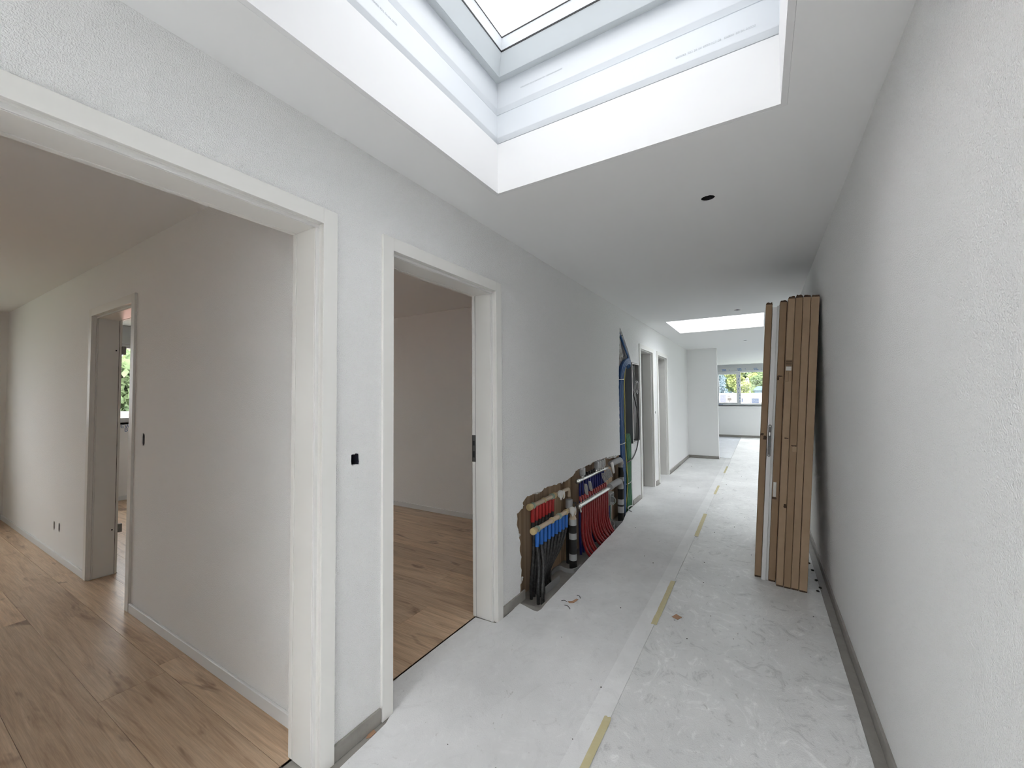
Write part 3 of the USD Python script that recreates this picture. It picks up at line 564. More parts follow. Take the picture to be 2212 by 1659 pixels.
# ---------------------------------------------------------------- cartons with door leaves, leaning on the right wall
LEAN = math.degrees(math.atan2(0.124, 2.05))
def carton(label, x, y, w, h, var, seed, tears=(), depth=0.86, patches=(), cap=0.012, jog=None):
    t = thing('door_carton', label, 'cardboard box', (x, y, 0.0055), group=None, rot=(0, LEAN, 0))
    rng = np.random.default_rng(seed); c = 0.003
    m = cbox(0.0005, w - 0.0005, 0, depth, 0.0, h, c).subdivide_to_size(0.05); v = m.vertices
    k = (meshkit.fbm(v * np.array([9, 9, 5.0]) + seed * 13.1, 3, seed) - 0.5); v[:, 1] += 0.007 * k * (v[:, 1] < 0.1); v[:, 0] += 0.002 * k; m.vertices = v
    body = obj('body', m, M['carton'][var], t)
    # folded flaps on top: dark open end
    pts = [(0.0, h - 0.004)] + [(w * q, h + cap * rng.uniform(0.5, 1.1)) for q in (0.12, 0.4, 0.65, 0.9)] + [(w, h - 0.004)]
    obj('top_flap', prism_y(Polygon(pts), -0.001, depth - 0.01), 'carton_dark', t, label='dark crumpled top flap')
    obj('bottom_fold', box(0.002, w - 0.002, -0.0012, 0.02, 0.0, 0.010), 'carton_dark', t)
    for (z0, z1, x0, x1, kind) in patches:
        if kind == 'white': obj('packing_foam', cbox(x0, x1, -0.0035, 0.004, z0, z1, .002), 'white_plastic', t, label='white packing showing through a tear')
        elif kind == 'dark': obj('tear', prism_y(Polygon(ragged([(x0, z0), (x1, z0), (x1, z1), (x0, z1)], 0.0012, 0.006, seed + 3)).buffer(0), -0.0028, 0.003), 'carton_dark', t, label='dark tear in the cardboard')
        elif kind == 'flap': obj('loose_flap', cbox(x0, x1, -0.0055, -0.0005, z0, z1, .001), M['carton'][(var + 1) % 3], t, label='loose piece of corrugated cardboard')
        elif kind == 'ribs': obj('corrugation', [box(x0, x1, -0.0042, 0.001, z0 + i * 0.008, z0 + i * 0.008 + 0.004) for i in range(int((z1 - z0) / 0.008))], 'carton_dark', t, label='exposed corrugated ribs')
    return t
carton('leftmost cardboard-wrapped door panel, left of the bare white leaf', -0.074, 3.604, 0.043, 2.045, 1, 1, patches=[(1.030, 1.060, 0.020, 0.040, 'dark'), (1.06, 1.075, 0.002, 0.022, 'dark')])
lt = thing('door_leaf', 'bare white door leaf with a steel lock plate, standing between cartons', 'door', (-0.030, 3.566, 0.0055), rot=(0, LEAN, 0))
obj('panel', [cbox(0.0, 0.0285, 0, 0.85, 0, 2.010, .001), cbox(0.0287, 0.0435, 0.013, 0.838, 0.0, 2.022, .001)], 'leaf', lt)
lk = obj('lock_plate', prism_y(LineString([(0.0145, 0.918), (0.0145, 1.134)]).buffer(0.0100), -0.0022, 0.004), 'lock_grey', lt, label='long rounded steel lock plate')
obj('latch', cbox(0.010, 0.019, -0.0050, 0.0, 1.062, 1.088, .001), 'chrome', lk)
obj('bolt', cbox(0.0105, 0.0185, -0.0027, 0.0, 0.985, 1.012, .0006), 'cabinet', lk)
for z in (0.919, 1.133): obj('screw', rod((0.0145, -0.0036, z), (0.0145, 0.0, z), 0.0042), 'chrome', lk, smooth=30)
carton('dark brown carton right of the bare white leaf, with white packing showing low down', 0.014, 3.570, 0.0440, 2.045, 1, 2, patches=[(0.615, 0.725, 0.006, 0.026, 'white'), (0.600, 0.616, 0.003, 0.030, 'dark'), (1.495, 1.505, 0.004, 0.034, 'dark'), (1.47, 1.494, 0.002, 0.014, 'dark')])
carton('carton with exposed corrugated ribs and a white tear near its top', 0.060, 3.503, 0.0435, 2.052, 2, 3, cap=0.016, patches=[(1.535, 1.565, 0.004, 0.037, 'white'), (1.567, 1.615, 0.003, 0.039, 'ribs'), (1.455, 1.532, 0.004, 0.020, 'flap'), (1.458, 1.530, 0.024, 0.037, 'flap'), (1.05, 1.056, 0.012, 0.036, 'dark'), (0.56, 0.585, 0.026, 0.042, 'dark')])
carton('middle carton of the right-hand four, with a tape tab folded across its edge', 0.1045, 3.495, 0.0430, 2.052, 1, 4, cap=0.016, patches=[(0.962, 1.000, 0.016, 0.0425, 'flap'), (1.001, 1.007, 0.010, 0.040, 'dark')])
carton('plain undamaged carton, second from the right', 0.1485, 3.492, 0.0435, 2.049, 2, 5)
carton('rightmost carton, its top edge resting against the right wall', 0.1935, 3.483, 0.0475, 2.043, 2, 6)

# ---------------------------------------------------------------- pipe niche
bb = thing('backing_board', 'brown wooden boards at the back of the broken-open pipe niche', 'board', kind='structure')
bx = []
for i, y0 in enumerate(np.arange(2.32, 5.2, 0.24)):
    m = cbox(XL - 0.128, XL - 0.108, y0, min(y0 + 0.237, 5.19), -0.07, 0.80, 0.0015)
    obj('board', m, 'backing', bb)
obj('rough_masonry', cbox(XL - 0.135, XL - 0.105, 4.60, 5.60, 0.805, 2.30, .002), 'raw_edge', bb, label='raw grey masonry at the back of the tall wall slot')
obj('rough_masonry', cbox(XL - 0.075, XL - 0.055, 4.60, 5.25, 1.87, 2.30, .002), 'raw_edge', bb)
obj('plaster_lump', [lumpy((XL - 0.045, 4.79 + 0.03 * k, 2.10 - 0.085 * k), (0.07, 0.06, 0.11), 60 + k, 0.5, 2, 1.6) for k in range(4)], 'raw_edge', bb, smooth=50, label='loose plaster in the tip of the wall slot')
obj('stud', cbox(XL - 0.106, XL - 0.06, 3.335, 3.375, -0.07, 0.74, .002), 'backing', bb, label='upright wooden stud')

def mid_pipe(y0, y1, x, z, label, sleeve_mat, n, sl, feet, tube_mat, y_first, dy):
    t = thing('pipe_manifold', label, 'pipe manifold')
    R = 0.0172
    obj('pipe', rod((x, y0, z), (x, y1, z), R, 18), 'brass', t, smooth=40)
    obj('end_cap', lathe([(0.016, 0.0), (0.0235, 0.004), (0.0245, 0.010), (0.0245, 0.030), (0.019, 0.036)], (x, y0 - 0.028, z), (0, 1, 0), 20), 'cap', t, smooth=40, label='yellowish hexagonal end cap')
    L = y1 - y0
    for q, c in ((0.055, 'clip'), (0.075, 'clip'), (0.48, 'cap'), (0.68 if 'blue' in label else 0.80, 'clip'), (0.72 if 'blue' in label else 0.84, 'clip'), (0.93, 'cap')):
        obj('collar' if c == 'cap' else 'clip', lathe([(R + .002, 0), (R + .0065, .002), (R + .0065, .009), (R + .002, .011)], (x, y0 + q * L, z), (0, 1, 0), 18), c, t, smooth=40)
    # valve with pale plastic hand wheel
    ye = 3.20 if 'front' in label else 3.315
    arc = [(x, y1 - 0.01, z), (x, ye - 0.035, z)] + [(x, ye - 0.035 + 0.035 * math.sin(a), z - 0.035 * (1 - math.cos(a))) for a in np.linspace(0.3, math.pi / 2, 5)] + [(x, ye, z - 0.07)]
    obj('valve_body', [tube(arc, 0.0145, 14), lathe([(0.016, 0), (0.0205, .003), (0.0205, .018), (0.016, .021)], (x, y1 + 0.075, z), (0, 1, 0), 10) if ye > 3.3 else rod((x, y1 + .01, z), (x, y1 + .02, z), 0.02), rod((x, y1 + 0.04, z), (x + 0.028, y1 + 0.04, z), 0.016, 14)], 'brass', t, smooth=40)
    vy = y1 + 0.045
    hw = [lathe([(0.020, 0.0), (0.029, 0.004), (0.031, 0.012), (0.030, 0.022), (0.024, 0.031), (0.010, 0.036)], (x + 0.014, vy, z - 0.002), (1, -0.35, 0.12), 20),
          lumpy((x + 0.040, vy + 0.026, z - 0.010), (0.018, 0.034, 0.072), 3, 0.10, 3), lumpy((x + 0.036, vy - 0.020, z - 0.020), (0.018, 0.024, 0.050), 5, 0.12, 3)]
    obj('valve_slot', lumpy((x + 0.047, vy + 0.002, z - 0.010), (0.012, 0.018, 0.034), 7, 0.1, 2), 'cap', t, smooth=60)
    obj('hand_wheel', hw, 'white_plastic', t, smooth=60, label='pale translucent plastic valve hand wheel')
    for i in range(n):
        y = y_first + dy * i; f = feet(i); top = np.array((x, y, z - R * 0.7)); d = np.array(f) - top
        p1 = top + np.array([0.0, -0.008 * i / n, -sl]) * np.array([1, 1, 1])
        path = catmull([p1 + (0, 0, 0.02), p1, p1 * 0.6 + np.array(f) * 0.4 + np.array([0.012, 0, 0.03]), np.array(f) + (0, 0, 0.11), f], 5)
        tb = obj('tube', tube(path, 0.0122, 10), tube_mat, t, smooth=50)
        obj('sleeve', rod(top, p1, 0.0158, 14), sleeve_mat, tb, smooth=40)
    return t
mid_pipe(2.62, 3.045, -1.445, 0.568, 'rear pipe manifold of the left group, with red sleeves', 'red_sleeve', 7, 0.105, lambda i: (-1.425 - 0.004 * i, 2.585 + 0.045 * i, -0.072), 'black_tube', 2.652, 0.056)
mid_pipe(2.545, 3.115, -1.375, 0.428, 'front pipe manifold of the left group, with blue sleeves', 'blue_sleeve', 9, 0.108, lambda i: [(-1.350, 2.548, -.072), (-1.318, 2.553, -.072), (-1.378, 2.60, -.072), (-1.392, 2.65, -.072), (-1.405, 2.70, -.072), (-1.412, 2.75, -.072), (-1.418, 2.80, -.072), (-1.424, 2.845, -.072), (-1.428, 2.89, -.072)][i], 'black_tube', 2.585, 0.0635)

def riser(label, x, y, z0, z1, r, bands, elbow=None, group=None):
    t = thing('insulated_riser', label, 'pipe', (0, 0, 0))
    obj('insulation', rod((x, y, z0), (x, y, z1), r, 22), 'black_foam', t, smooth=40)
    for a, b in bands: obj('tape_band', rod((x, y, a), (x, y, b), r + 0.0012, 22), 'band', t, smooth=40)
    return t
r1 = riser('front black insulated riser with grey tape bands, right of the left manifold group', -1.365, 3.20, -0.072, 0.345, 0.031, [(0.297, 0.347), (0.182, 0.232), (0.010, 0.062)])
obj('coupling', lathe([(0.031, 0), (0.027, .012), (0.020, .03), (0.016, .05)], (-1.365, 3.20, 0.346), (0, 0, 1), 18), 'brass', r1, smooth=40)
r2 = riser('rear black insulated riser behind the left manifold group', -1.445, 3.315, -0.072, 0.47, 0.030, [(0.40, 0.472)])
obj('bracket', [box(-1.43, -1.40, 3.355, 3.362, 0.43, 0.444), box(-1.405, -1.398, 3.355, 3.362, 0.36, 0.444)], 'steel', r2)
r3 = riser('grey-elbowed black riser in front, right of the red tubes', -1.36, 4.545, -0.072, 0.345, 0.032, [(0.165, 0.225), (0.075, 0.145)])
arc = [(-1.36, 4.545, 0.34)] + [(-1.36, 4.545 - 0.075 * (1 - math.cos(a)), 0.345 + 0.085 * math.sin(a)) for a in np.linspace(0.2, math.pi / 2, 7)] + [(-1.36, 4.30, 0.430), (-1.36, 4.17, 0.424)]
obj('elbow', tube(arc, 0.0335, 18), 'grey_foam', r3, smooth=50, label='grey foam insulated elbow')
r4 = riser('grey-elbowed black riser behind, beside the cable bundle', -1.425, 4.80, -0.072, 0.545, 0.031, [(0.37, 0.42)])
arc = [(-1.425, 4.80, 0.535)] + [(-1.425, 4.80 - 0.07 * (1 - math.cos(a)), 0.54 + 0.085 * math.sin(a)) for a in np.linspace(0.2, math.pi / 2, 7)] + [(-1.425, 4.60, 0.626), (-1.425, 4.42, 0.622)]
obj('elbow', tube(arc, 0.033, 18), 'grey_foam', r4, smooth=50, label='grey foam insulated elbow')
obj('lever', trimesh.convex.convex_hull(np.vstack([lumpy((-1.385, 4.33, 0.645), (0.03, 0.075, 0.03), 3, .1, 2).vertices, lumpy((-1.375, 4.355, 0.545), (0.02, 0.05, 0.02), 4, .1, 2).vertices])), 'white_plastic', r4, smooth=40, label='white plastic valve lever')

# heating manifold: supply bar with red tubes
hm = thing('heating_manifold', 'lower steel heating manifold with red flow meters and red tubes', 'pipe manifold')
X1, Z1 = -1.362, 0.417
obj('bar', rod((X1, 3.36, Z1), (X1, 4.16, Z1), 0.0170, 18), 'chrome', hm, smooth=40)
obj('end_plug', [lathe([(0.010, 0), (0.019, .004), (0.021, .012), (0.021, .020), (0.015, .024), (0.023, .028), (0.023, .040)], (X1, 3.318, Z1), (0, 1, 0), 18), rod((X1 + .005, 3.345, Z1 - .01), (X1 + .012, 3.345, Z1 - 0.05), 0.009)], 'chrome', hm, smooth=40)
for i in range(13):
    y = 3.405 + 0.0565 * i
    fm = obj('flow_meter', [lathe([(0.0085, 0), (0.0085, .03), (0.012, .034), (0.012, .060), (0.007, .068)], (X1 - 0.004, y, Z1 + 0.008), (-0.12, -0.30, 1), 12)], 'flow_meter', hm, smooth=40)
    obj('nut', lathe([(0.012, 0), (0.0135, .002), (0.0135, .012), (0.012, .014)], (X1 - 0.004, y, Z1 + 0.013), (-0.12, -0.30, 1), 8), 'chrome', fm)
    f = 0.0 if i < 4 else 0.055 if i < 9 else 0.03
    bend = 0.012 + 0.006 * (i % 3) + f
    path = catmull([(X1, y, Z1 - 0.01), (X1, y + 0.004, 0.30), (X1 - 0.004 + 0.004 * (i % 2), y + 0.01 + f * 0.15, 0.18), (X1 + 0.006, y + 0.012 + bend * 0.45, 0.09), (X1 + 0.026, y + 0.018 + bend * 0.9, 0.015), (X1 + 0.058, y + 0.03 + bend * 1.3, -0.04), (X1 + 0.088, y + 0.05 + bend * 1.6, -0.062)], 6)
    obj('tube', tube(path, 0.0128, 10), 'red_tube', hm, smooth=50)
# return bar with navy tubes and actuators
hr = thing('heating_manifold', 'upper steel heating manifold with grey actuators and navy blue tubes', 'pipe manifold')
X2, Z2 = -1.425, 0.603
obj('bar', rod((X2, 3.48, Z2), (X2, 4.30, Z2), 0.0155, 18), 'chrome', hr, smooth=40)
obj('end_plug', lathe([(0.010, 0), (0.019, .004), (0.021, .012), (0.021, .020), (0.015, .024), (0.023, .028), (0.023, .040)], (X2, 3.44, Z2), (0, 1, 0), 18), 'chrome', hr, smooth=40)
for i in range(11):
    y = 3.515 + 0.064 * i
    path = catmull([(X2, y, Z2 - 0.01), (X2, y + 0.003, 0.40), (X2 - 0.01, y + 0.01, 0.2), (X2 - 0.005, y + 0.02, -0.072)], 5)
    obj('tube', tube(path, 0.0112, 10), 'navy_tube', hr, smooth=50)
    if i in (1, 7, 8, 9, 10):
        a = obj('actuator', cbox(X2 - 0.022, X2 + 0.024, y - 0.030 if i == 1 else y - 0.024, y + 0.030 if i == 1 else y + 0.024, Z2 + 0.030, Z2 + 0.112, 0.011), 'grey_plastic', hr, smooth=20, label='grey valve actuator')
        obj('union_nut', rod((X2, y, Z2 + 0.008), (X2, y, Z2 + 0.030), 0.015, 10), 'chrome', a)
    elif i > 1:
        c = obj('valve_cap', lathe([(0.009, 0), (0.009, .012), (0.0125, .014), (0.0125, .03), (0.008, .036)], (X2, y, Z2 + 0.012), (0, 0, 1), 12), 'black_rubber', hr, smooth=40)
        obj('union_nut', rod((X2, y, Z2 + 0.006), (X2, y, Z2 + 0.014), 0.0135, 8), 'chrome', c)
def coil(y, z, w, h, x, turns, tilt, seed):
    a = np.linspace(0, 2 * np.pi * turns, 22 * turns); r = np.random.default_rng(seed)
    p = np.c_[x + 0.006 * np.sin(a * 0.37) + 0.004 * a / (2 * np.pi), y + w * np.sin(a) + tilt * (np.cos(a) - 1) * h, z - h + h * np.cos(a)]
    return tube(p, 0.0032, 6)
for (y, z, w, h, tl) in [(3.52, 0.575, 0.014, 0.050, -0.25), (3.62, 0.58, 0.014, 0.046, -0.4), (3.98, 0.60, 0.020, 0.050, -0.75), (4.06, 0.60, 0.018, 0.046, -0.65), (4.13, 0.61, 0.016, 0.046, -0.45), (4.19, 0.605, 0.014, 0.045, -0.8)]:
    obj('cable_coil', coil(y, z, w, h, X2 + 0.045, 5, tl, int(y * 100)), 'cable_grey', hr, smooth=50, label='folded grey actuator cable')

jb = thing('junction_box', 'grey flush junction box with a loose white wire, behind the red tubes', 'junction box')
obj('housing', trimesh.boolean.difference([cbox(-1.500, -1.450, 4.45, 4.60, 0.150, 0.285, .006), cbox(-1.485, -1.43, 4.465, 4.585, 0.166, 0.270, .004)], engine='manifold'), 'grey_plastic', jb)
obj('interior', box(-1.498, -1.484, 4.46, 4.59, 0.16, 0.275), 'cabinet', jb)
obj('wire', tube(catmull([(-1.485, 4.52, 0.25), (-1.43, 4.53, 0.235), (-1.40, 4.49, 0.20), (-1.42, 4.44, 0.17)], 6), 0.004, 8), 'zip', jb, smooth=40)
for k, (y, m) in enumerate([(4.335, 'navy_tube'), (4.36, 'green_conduit'), (4.39, 'cable_grey')]):
    obj('drop_cable', tube(catmull([(-1.44, y + 0.06, 0.17), (-1.43, y + 0.02, 0.10), (-1.43, y, 0.0), (-1.43, y, -0.07)], 5), 0.008, 8), m, jb, smooth=40)

def foam(label, pts, h0=-0.072, h1=-0.03, w=0.008):
    p = catmull(pts, 6) if len(pts) > 2 else np.array(pts, float); d = np.gradient(p, axis=0); n = np.c_[-d[:, 1], d[:, 0]]; n /= np.linalg.norm(n, axis=1)[:, None]
    obj('edge_foam_strip', prism_z(Polygon(list(map(tuple, p + n * w / 2)) + list(map(tuple, (p - n * w / 2)[::-1]))).buffer(0), h0, h1), 'grey_foam', label=label, cat='foam strip')
foam('grey edge foam strip in front of the black tubes of the left group', [(-1.372, 2.70), (-1.368, 2.93)], h1=-0.02)
foam('curved grey edge foam strip around the front riser', [(-1.47, 3.00), (-1.475, 3.09), (-1.45, 3.14), (-1.40, 3.12), (-1.345, 3.13), (-1.318, 3.19), (-1.32, 3.25)], h1=-0.035)
foam('grey edge foam strip right of the red tubes', [(-1.36, 4.27), (-1.375, 4.36), (-1.41, 4.43), (-1.47, 4.47)], h1=-0.005)
foam('grey edge foam strip around the grey-elbowed risers', [(-1.47, 4.54), (-1.42, 4.465), (-1.36, 4.475), (-1.32, 4.53)], h1=-0.005)

# ---------------------------------------------------------------- cable cabinet and conduits
cb = thing('cable_cabinet', 'narrow grey steel cable cabinet set into the wall beside the third doorway', 'cabinet')
cy0, cy1, cz0, cz1, cx0, cx1 = 5.224, 5.566, 0.772, 1.792, -1.495, -1.392
obj('left_side', cbox(cx0, cx1 - 0.002, cy0, cy0 + 0.004, cz0, cz1, .001), 'cabinet', cb)
obj('right_side', cbox(cx0, cx1, cy1 - 0.004, cy1, cz0, cz1, .001), 'cabinet_in', cb)
obj('back', box(cx0, cx0 + 0.004, cy0, cy1, cz0, cz1), 'cabinet_in', cb)
obj('top', box(cx0, cx1, cy0, cy1, cz1 - 0.004, cz1), 'grey_plastic', cb)
obj('bottom', box(cx0, cx1, cy0, cy1, cz0, cz0 + 0.004), 'grey_plastic', cb)
obj('rim', [cbox(cx1 - 0.002, cx1 + 0.003, cy0 - 0.002, cy0 + 0.014, cz0, cz1, .0006), cbox(cx1 - .002, cx1 + .003, cy0, cy1, cz1 - .012, cz1, .0006), cbox(cx1 - .002, cx1 + .003, cy0, cy1, cz0, cz0 + .012, .0006)], 'white_plastic', cb, label='white front edge of the cabinet')
obj('rail', [cbox(-1.47, -1.455, 5.40, 5.425, 0.95, 1.78, .001), cbox(-1.45, -1.43, 5.50, 5.515, 1.0, 1.78, .001)], 'steel', cb)
obj('side_tab', cbox(cx0 + .02, cx0 + .05, cy0 - .006, cy0, 1.72, 1.735), 'grey_plastic', cb); obj('side_tab', cbox(cx0 + .02, cx0 + .06, cy0 - .010, cy0, .80, .818), 'grey_plastic', cb)
wires = []
for k in range(7):
    y = 5.30 + 0.033 * k; wires.append(tube(catmull([(-1.44, y, 1.77), (-1.43 + 0.005 * (k % 3), y + 0.02, 1.55), (-1.42, y - 0.01 + 0.02 * (k % 2), 1.25), (-1.43, y, 1.0), (-1.44, y - 0.01, 0.80)], 6), 0.0042, 6))
for k in range(5):
    a = np.linspace(0, 2 * np.pi, 20); wires.append(tube(np.c_[-1.395 + 0.010 * np.sin(a + k), 5.46 + (0.05 + .006 * k) * np.sin(a), 1.50 + 0.07 * np.cos(a) - 0.008 * k], 0.003, 6))
for k in range(3): wires.append(tube(catmull([(-1.40, 5.25 + .02 * k, 1.47 - .04 * k), (-1.385, 5.36 + .02 * k, 1.38 - .06 * k), (-1.40, 5.44, 1.18 - .08 * k)], 6), 0.0035, 6))
obj('wire_bundle', wires, 'cable_grey', cb, smooth=50, label='grey wires looped inside the cabinet')

def conduit(kind, label, path, r, group):
    obj(kind + '_conduit', tube(catmull(path, 7), r, 10), kind + '_conduit', smooth=50, label=label, cat='conduit', group=group)
X = -1.408; ORD = ['first', 'second', 'third', 'fourth', 'fifth', 'sixth', 'seventh', 'eighth']
for k in range(3):
    conduit('blue', '%s of three blue conduits slanting from the slot tip to the cable cabinet' % ['outer', 'middle', 'inner'][k], [(-1.44, 4.80 + .01 * k, 2.14 + .01 * k), (X - .012 * k, 4.835 + .015 * k, 2.065 + .012 * k), (X - .01 * k, 4.98 + .02 * k, 1.955 + .012 * k), (X - .008 * k, 5.12 + .018 * k, 1.855 + .012 * k), (X - .03, 5.205, 1.785), (-1.455, 5.27, 1.74)], 0.0105, 'blue conduits in the wall slot tip')
for k in range(6):
    o = 0.0235 * k; xx = X - 0.026 * (k % 2)
    conduit('blue', 'blue conduit arching down the wall slot, %s from the left of six' % ORD[k], [(-1.45, 5.262, 1.74 - .01 * k), (xx, 5.185, 1.812 - 0.010 * k), (xx + .006, 5.03, 1.815 - .012 * k), (xx, 4.845 + o * .8, 1.725 - .01 * k), (xx, 4.752 + o, 1.50), (xx, 4.748 + o, 1.12 + 0.02 * k), (xx, 4.765 + o, 0.80), (xx, 4.80 + o * .9, 0.47), (xx - .01, 4.835 + o * .7, 0.05), (xx - .02, 4.85 + o * .7, -0.072)], 0.0152, 'blue conduits down the wall slot')
conduit('yellow', 'yellow conduit among the blue ones', [(-1.398, 4.935, 1.70), (-1.394, 4.885, 1.50), (-1.391, 4.872, 1.12), (-1.390, 4.886, 0.71), (-1.388, 4.912, 0.50), (-1.392, 4.945, 0.32), (-1.43, 4.96, -0.072)], 0.0065, None)
for k in range(8):
    o = 0.0225 * k; xx = X - 0.024 * (k % 2)
    conduit('green', 'green conduit under the cable cabinet, %s from the left of eight' % ORD[k], [(xx - .01, 4.995 + o, 0.90), (xx, 5.0 + o * .98, 0.78), (xx, 5.0 + o * .95, 0.55), (xx, 4.972 + o * 1.0, 0.28), (xx, 4.985 + o * 1.12, 0.10), (xx - .015, 4.99 + o * 1.15, -0.072)], 0.0125, 'green conduits under the cabinet')
for lab, y0, y1, z in [('upper white zip tie around the blue conduits', 4.722, 4.89, 1.565), ('middle white zip tie around the blue conduits', 4.738, 4.905, 0.812), ('pale zip tie around the green conduits', 4.95, 5.16, 0.312)]:
    a = np.linspace(0, 2 * np.pi, 25); c = (y0 + y1) / 2; h = (y1 - y0) / 2
    obj('zip_tie', [tube(np.c_[-1.418 + 0.031 * np.cos(a), c + h * np.sin(a), z + 0.006 * np.sin(a)], 0.0045, 6), cbox(-1.392, -1.380, c - .014, c + .006, z - .006, z + .008, .002)], 'zip', label=lab, cat='zip tie', smooth=40)
obj('hanging_cable', tube(catmull([(-1.40, 5.27, 1.43), (-1.388, 5.35, 1.29), (-1.384, 5.435, 1.15), (-1.382, 5.487, 0.92), (-1.384, 5.41, 0.74), (-1.384, 5.30, 0.65), (-1.384, 5.15, 0.592), (-1.386, 4.99, 0.575), (-1.42, 4.90, 0.55)], 7), 0.0075, 10), 'cable_black', smooth=50, label='dark grey cable drooping out of the cabinet across the green conduits', cat='cable')
obj('floor_cable', tube(catmull([(-1.33, 4.86, 0.012), (-1.385, 4.92, 0.022), (-1.40, 5.02, 0.026), (-1.38, 5.13, 0.016)], 6), 0.007, 8), 'cable_grey', smooth=50, label='short grey cable end curled on the floor under the green conduits', cat='cable')

# ---------------------------------------------------------------- outside
obj('ground', box(-160, 120, -80, 280, -6.4, -6.2), 'ground', label='green ground outside the building', cat='ground', **ST)
bl = thing('white_building', 'flat-roofed white building across the yard, seen through the far window', 'building', (0, 0, 0))
GY = 77.0
obj('facade', cbox(-26, 34, GY, GY + 14, -6.2, 1.79, .05), 'facade', bl)
def facade_rect(name, x0, x1, z0, z1, m, d=0.06): return obj(name, cbox(x0, x1, GY - d, GY + 0.05, z0, z1, .02), m, bl)
facade_rect('shutter', -5.85, -5.0, 0.20, 1.60, 'lilac')
for x0, x1, z0, z1 in [(-2.72, -2.48, 0.34, 0.87), (-1.31, -0.28, 0.15, 0.89), (4.0, 5.2, 0.0, 0.89), (9.0, 10.2, 0.0, 0.89), (-12.2, -11, 0.0, 0.89)]:
    w = facade_rect('window', x0, x1, z0, z1, 'far_window')
    obj('window_surround', [cbox(x0 - .18, x1 + .1, GY - .05, GY + .02, z1, z1 + .06, .01), cbox(x0 - .18, x0 - .10, GY - .05, GY + .02, z0, z1, .01)], 'sign_brown', w)
sg = thing('sign_post', 'small signboard on a post in front of the white building', 'sign', (-4.40, 75.2, 0))
obj('post', rod((0, 0, -6.2), (0, 0, 1.3), 0.045), 'sign_brown', sg); obj('board', cbox(-0.27, 0.32, -0.10, -0.05, 0.62, 1.03, .01), 'sign_brown', sg)
obj('top_board', prism_y(Polygon([(-0.36, 1.46), (-0.16, 1.26), (0.12, 1.24), (0.16, 1.40)]), -0.10, -0.05), 'sign_brown', sg)
ms = thing('lattice_mast', 'pale metal mast with splayed legs beyond the white building', 'mast', (-2.7, 111.5, 0))
for a, b in [((-1.3, 0, -6.2), (-0.15, 0, 5.5)), ((1.3, 0, -6.2), (0.25, 0, 5.5)), ((-0.15, 0, 5.45), (0.25, 0, 5.45)), ((-0.62, 0, 2.9), (0.62, 0, 2.9)), ((-0.5, 0, 3.9), (0.35, 0, 5.3))]: obj('strut', rod(a, b, 0.13, 8), 'mast', ms)
sh = thing('shed', 'blue-grey gabled outbuilding behind the white building', 'building', (0.6, 98, 0))
obj('wall', cbox(-1.7, 2.4, 0, 5, -6.2, 2.5, .03), 'shed', sh); obj('roof', prism_y(Polygon([(-2.0, 2.45), (-1.2, 3.3), (1.9, 3.3), (2.7, 2.45)]), -0.4, 5.4), 'shed', sh)

def tree(label, x, y, z0, h, rad, m, seed, n=2600, leaf=0.45, squash=1.0, trunk=0.25):
    rng = np.random.default_rng(seed); t = thing('tree', label, 'tree', (x, y, z0))
    obj('trunk', tube([(0, 0, 0), (rng.normal(0, .1), 0, h * 0.3), (0, 0, h * 0.75)], [trunk, trunk * .7, trunk * .3], 8), 'bark', t, smooth=50)
    cl = [(rng.normal(0, 0.33) * rad, rng.normal(0, 0.33) * rad, h * (0.35 + 0.55 * rng.random()), rng.uniform(0.28, 0.5) * rad) for _ in range(16)]
    P = []
    for k in range(n):
        c = cl[rng.integers(16)]; d = rng.normal(size=3); d /= np.linalg.norm(d); q = rng.random() ** 0.33; P.append([c[0] + d[0] * c[3] * q, c[1] + d[1] * c[3] * q, c[2] + d[2] * c[3] * q * squash])
    P = np.array(P); a = rng.normal(size=(n, 3)); a /= np.linalg.norm(a, axis=1)[:, None]; b = np.cross(a, rng.normal(size=(n, 3))); b /= np.linalg.norm(b, axis=1)[:, None]
    s = 0.72 * leaf * rng.uniform(0.6, 1.2, (n, 1)); v = np.stack([P - a * s, P + b * s * 0.5, P + a * s, P - b * s * 0.5], 1).reshape(-1, 3); i = np.arange(n)[:, None] * 4
    tag(obj('foliage', (v, np.hstack([i, i + 1, i + 2, i + 3])), m, t), kind='stuff')
tree('tall hazy blue-green tree at the left of the far window view', -10.8, 131, -6.2, 17.5, 4.5, 'leaf_blue', 1, 5500, .55)
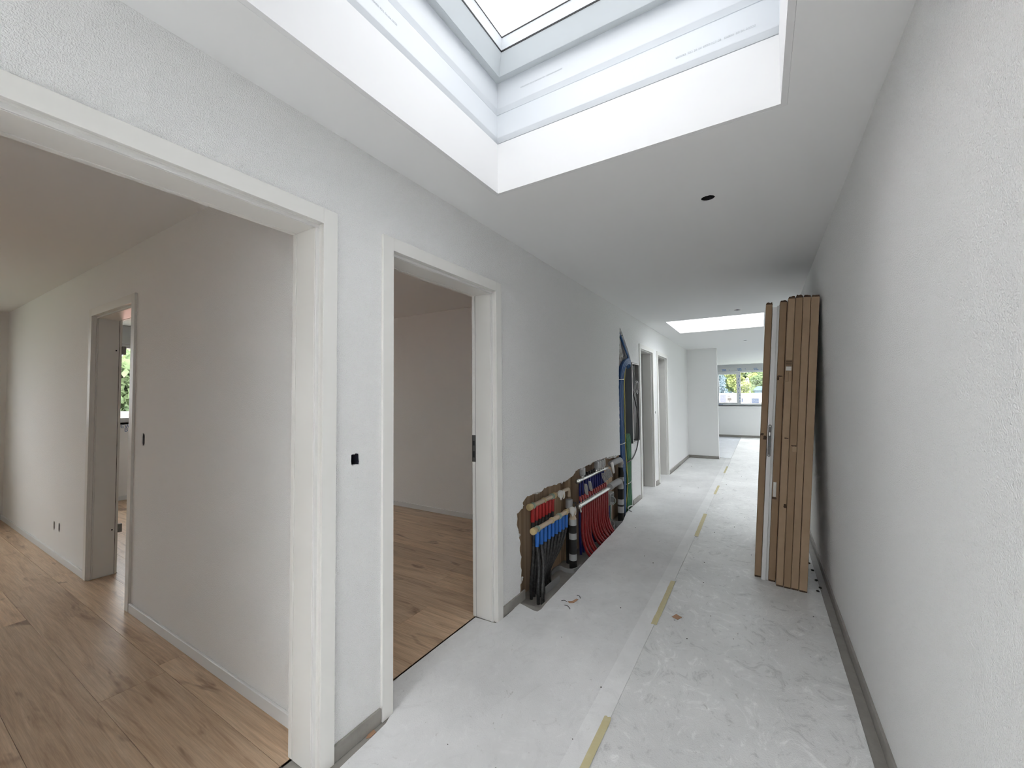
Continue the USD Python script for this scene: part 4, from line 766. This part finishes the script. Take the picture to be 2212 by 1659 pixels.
tree('bright yellow-green tree behind the white building, left of the window mullion', -4.6, 106, -6.2, 15.5, 2.8, 'leaf_yellow', 2, 5000, .42)
tree('spreading yellow-green tree behind the pale mast', 3.4, 137, -6.2, 18.5, 6.0, 'leaf_yellow', 3, 6500, .6)
tree('dark green tree right of the pale mast', 0.9, 118.5, -6.2, 13, 3.2, 'leaf_green', 4, 4500, .45)
tree('mid green tree far right behind the leaning cartons', 15.5, 118, -6.2, 17, 5.0, 'leaf_green', 5, 2400, .6)
tree('distant green tree between the hazy tree and the bright tree', -5.5, 176, -6.2, 26, 12, 'leaf_green', 6, 8000, 1.3)
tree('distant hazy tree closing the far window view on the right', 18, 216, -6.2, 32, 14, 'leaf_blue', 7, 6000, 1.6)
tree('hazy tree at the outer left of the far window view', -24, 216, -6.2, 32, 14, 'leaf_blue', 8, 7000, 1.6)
hs_ = thing('tiled_house', 'neighbouring house with a pinkish tiled roof, glimpsed through the inner doorway window', 'building', (-19.0, 0, 0))
obj('wall', cbox(-9, 0, -4, 14, -6.2, -0.9, .03), 'facade', hs_)
rf = obj('roof', prism_y(Polygon([(-9.8, -1.2), (-4.5, 0.86), (0.8, -1.2), (0.8, -1.32), (-4.5, 0.74), (-9.8, -1.32)]), -4.5, 14.5), 'bark', hs_)
for k in range(13):
    t0 = k / 13; x = 0.9 - 5.4 * t0; z = -1.16 + 2.06 * t0
    obj('tile_course', prism_y(Polygon([(x, z), (x, z + 0.055), (x - 0.47, z + 0.16), (x - 0.47, z + 0.13)]), -4.5, 14.5), M['roof_tile'][k % 2], rf)
for k, (x, y, h, r, m) in enumerate([(-34, 9.2, 13, 3.8, 'leaf_green'), (-45, 12.6, 17, 4.6, 'leaf_yellow'), (-60, 16.5, 24, 6.5, 'leaf_green'), (-82, 22.5, 34, 9, 'leaf_blue')]):
    tree(['green tree right behind the tiled roof', 'light green tree on the slope behind the tiled roof', 'taller green tree farther behind the tiled roof', 'tall hazy tree topping the view over the tiled roof'][k], x, y, -6.2, h, r, m, 40 + k, 2600, .5)
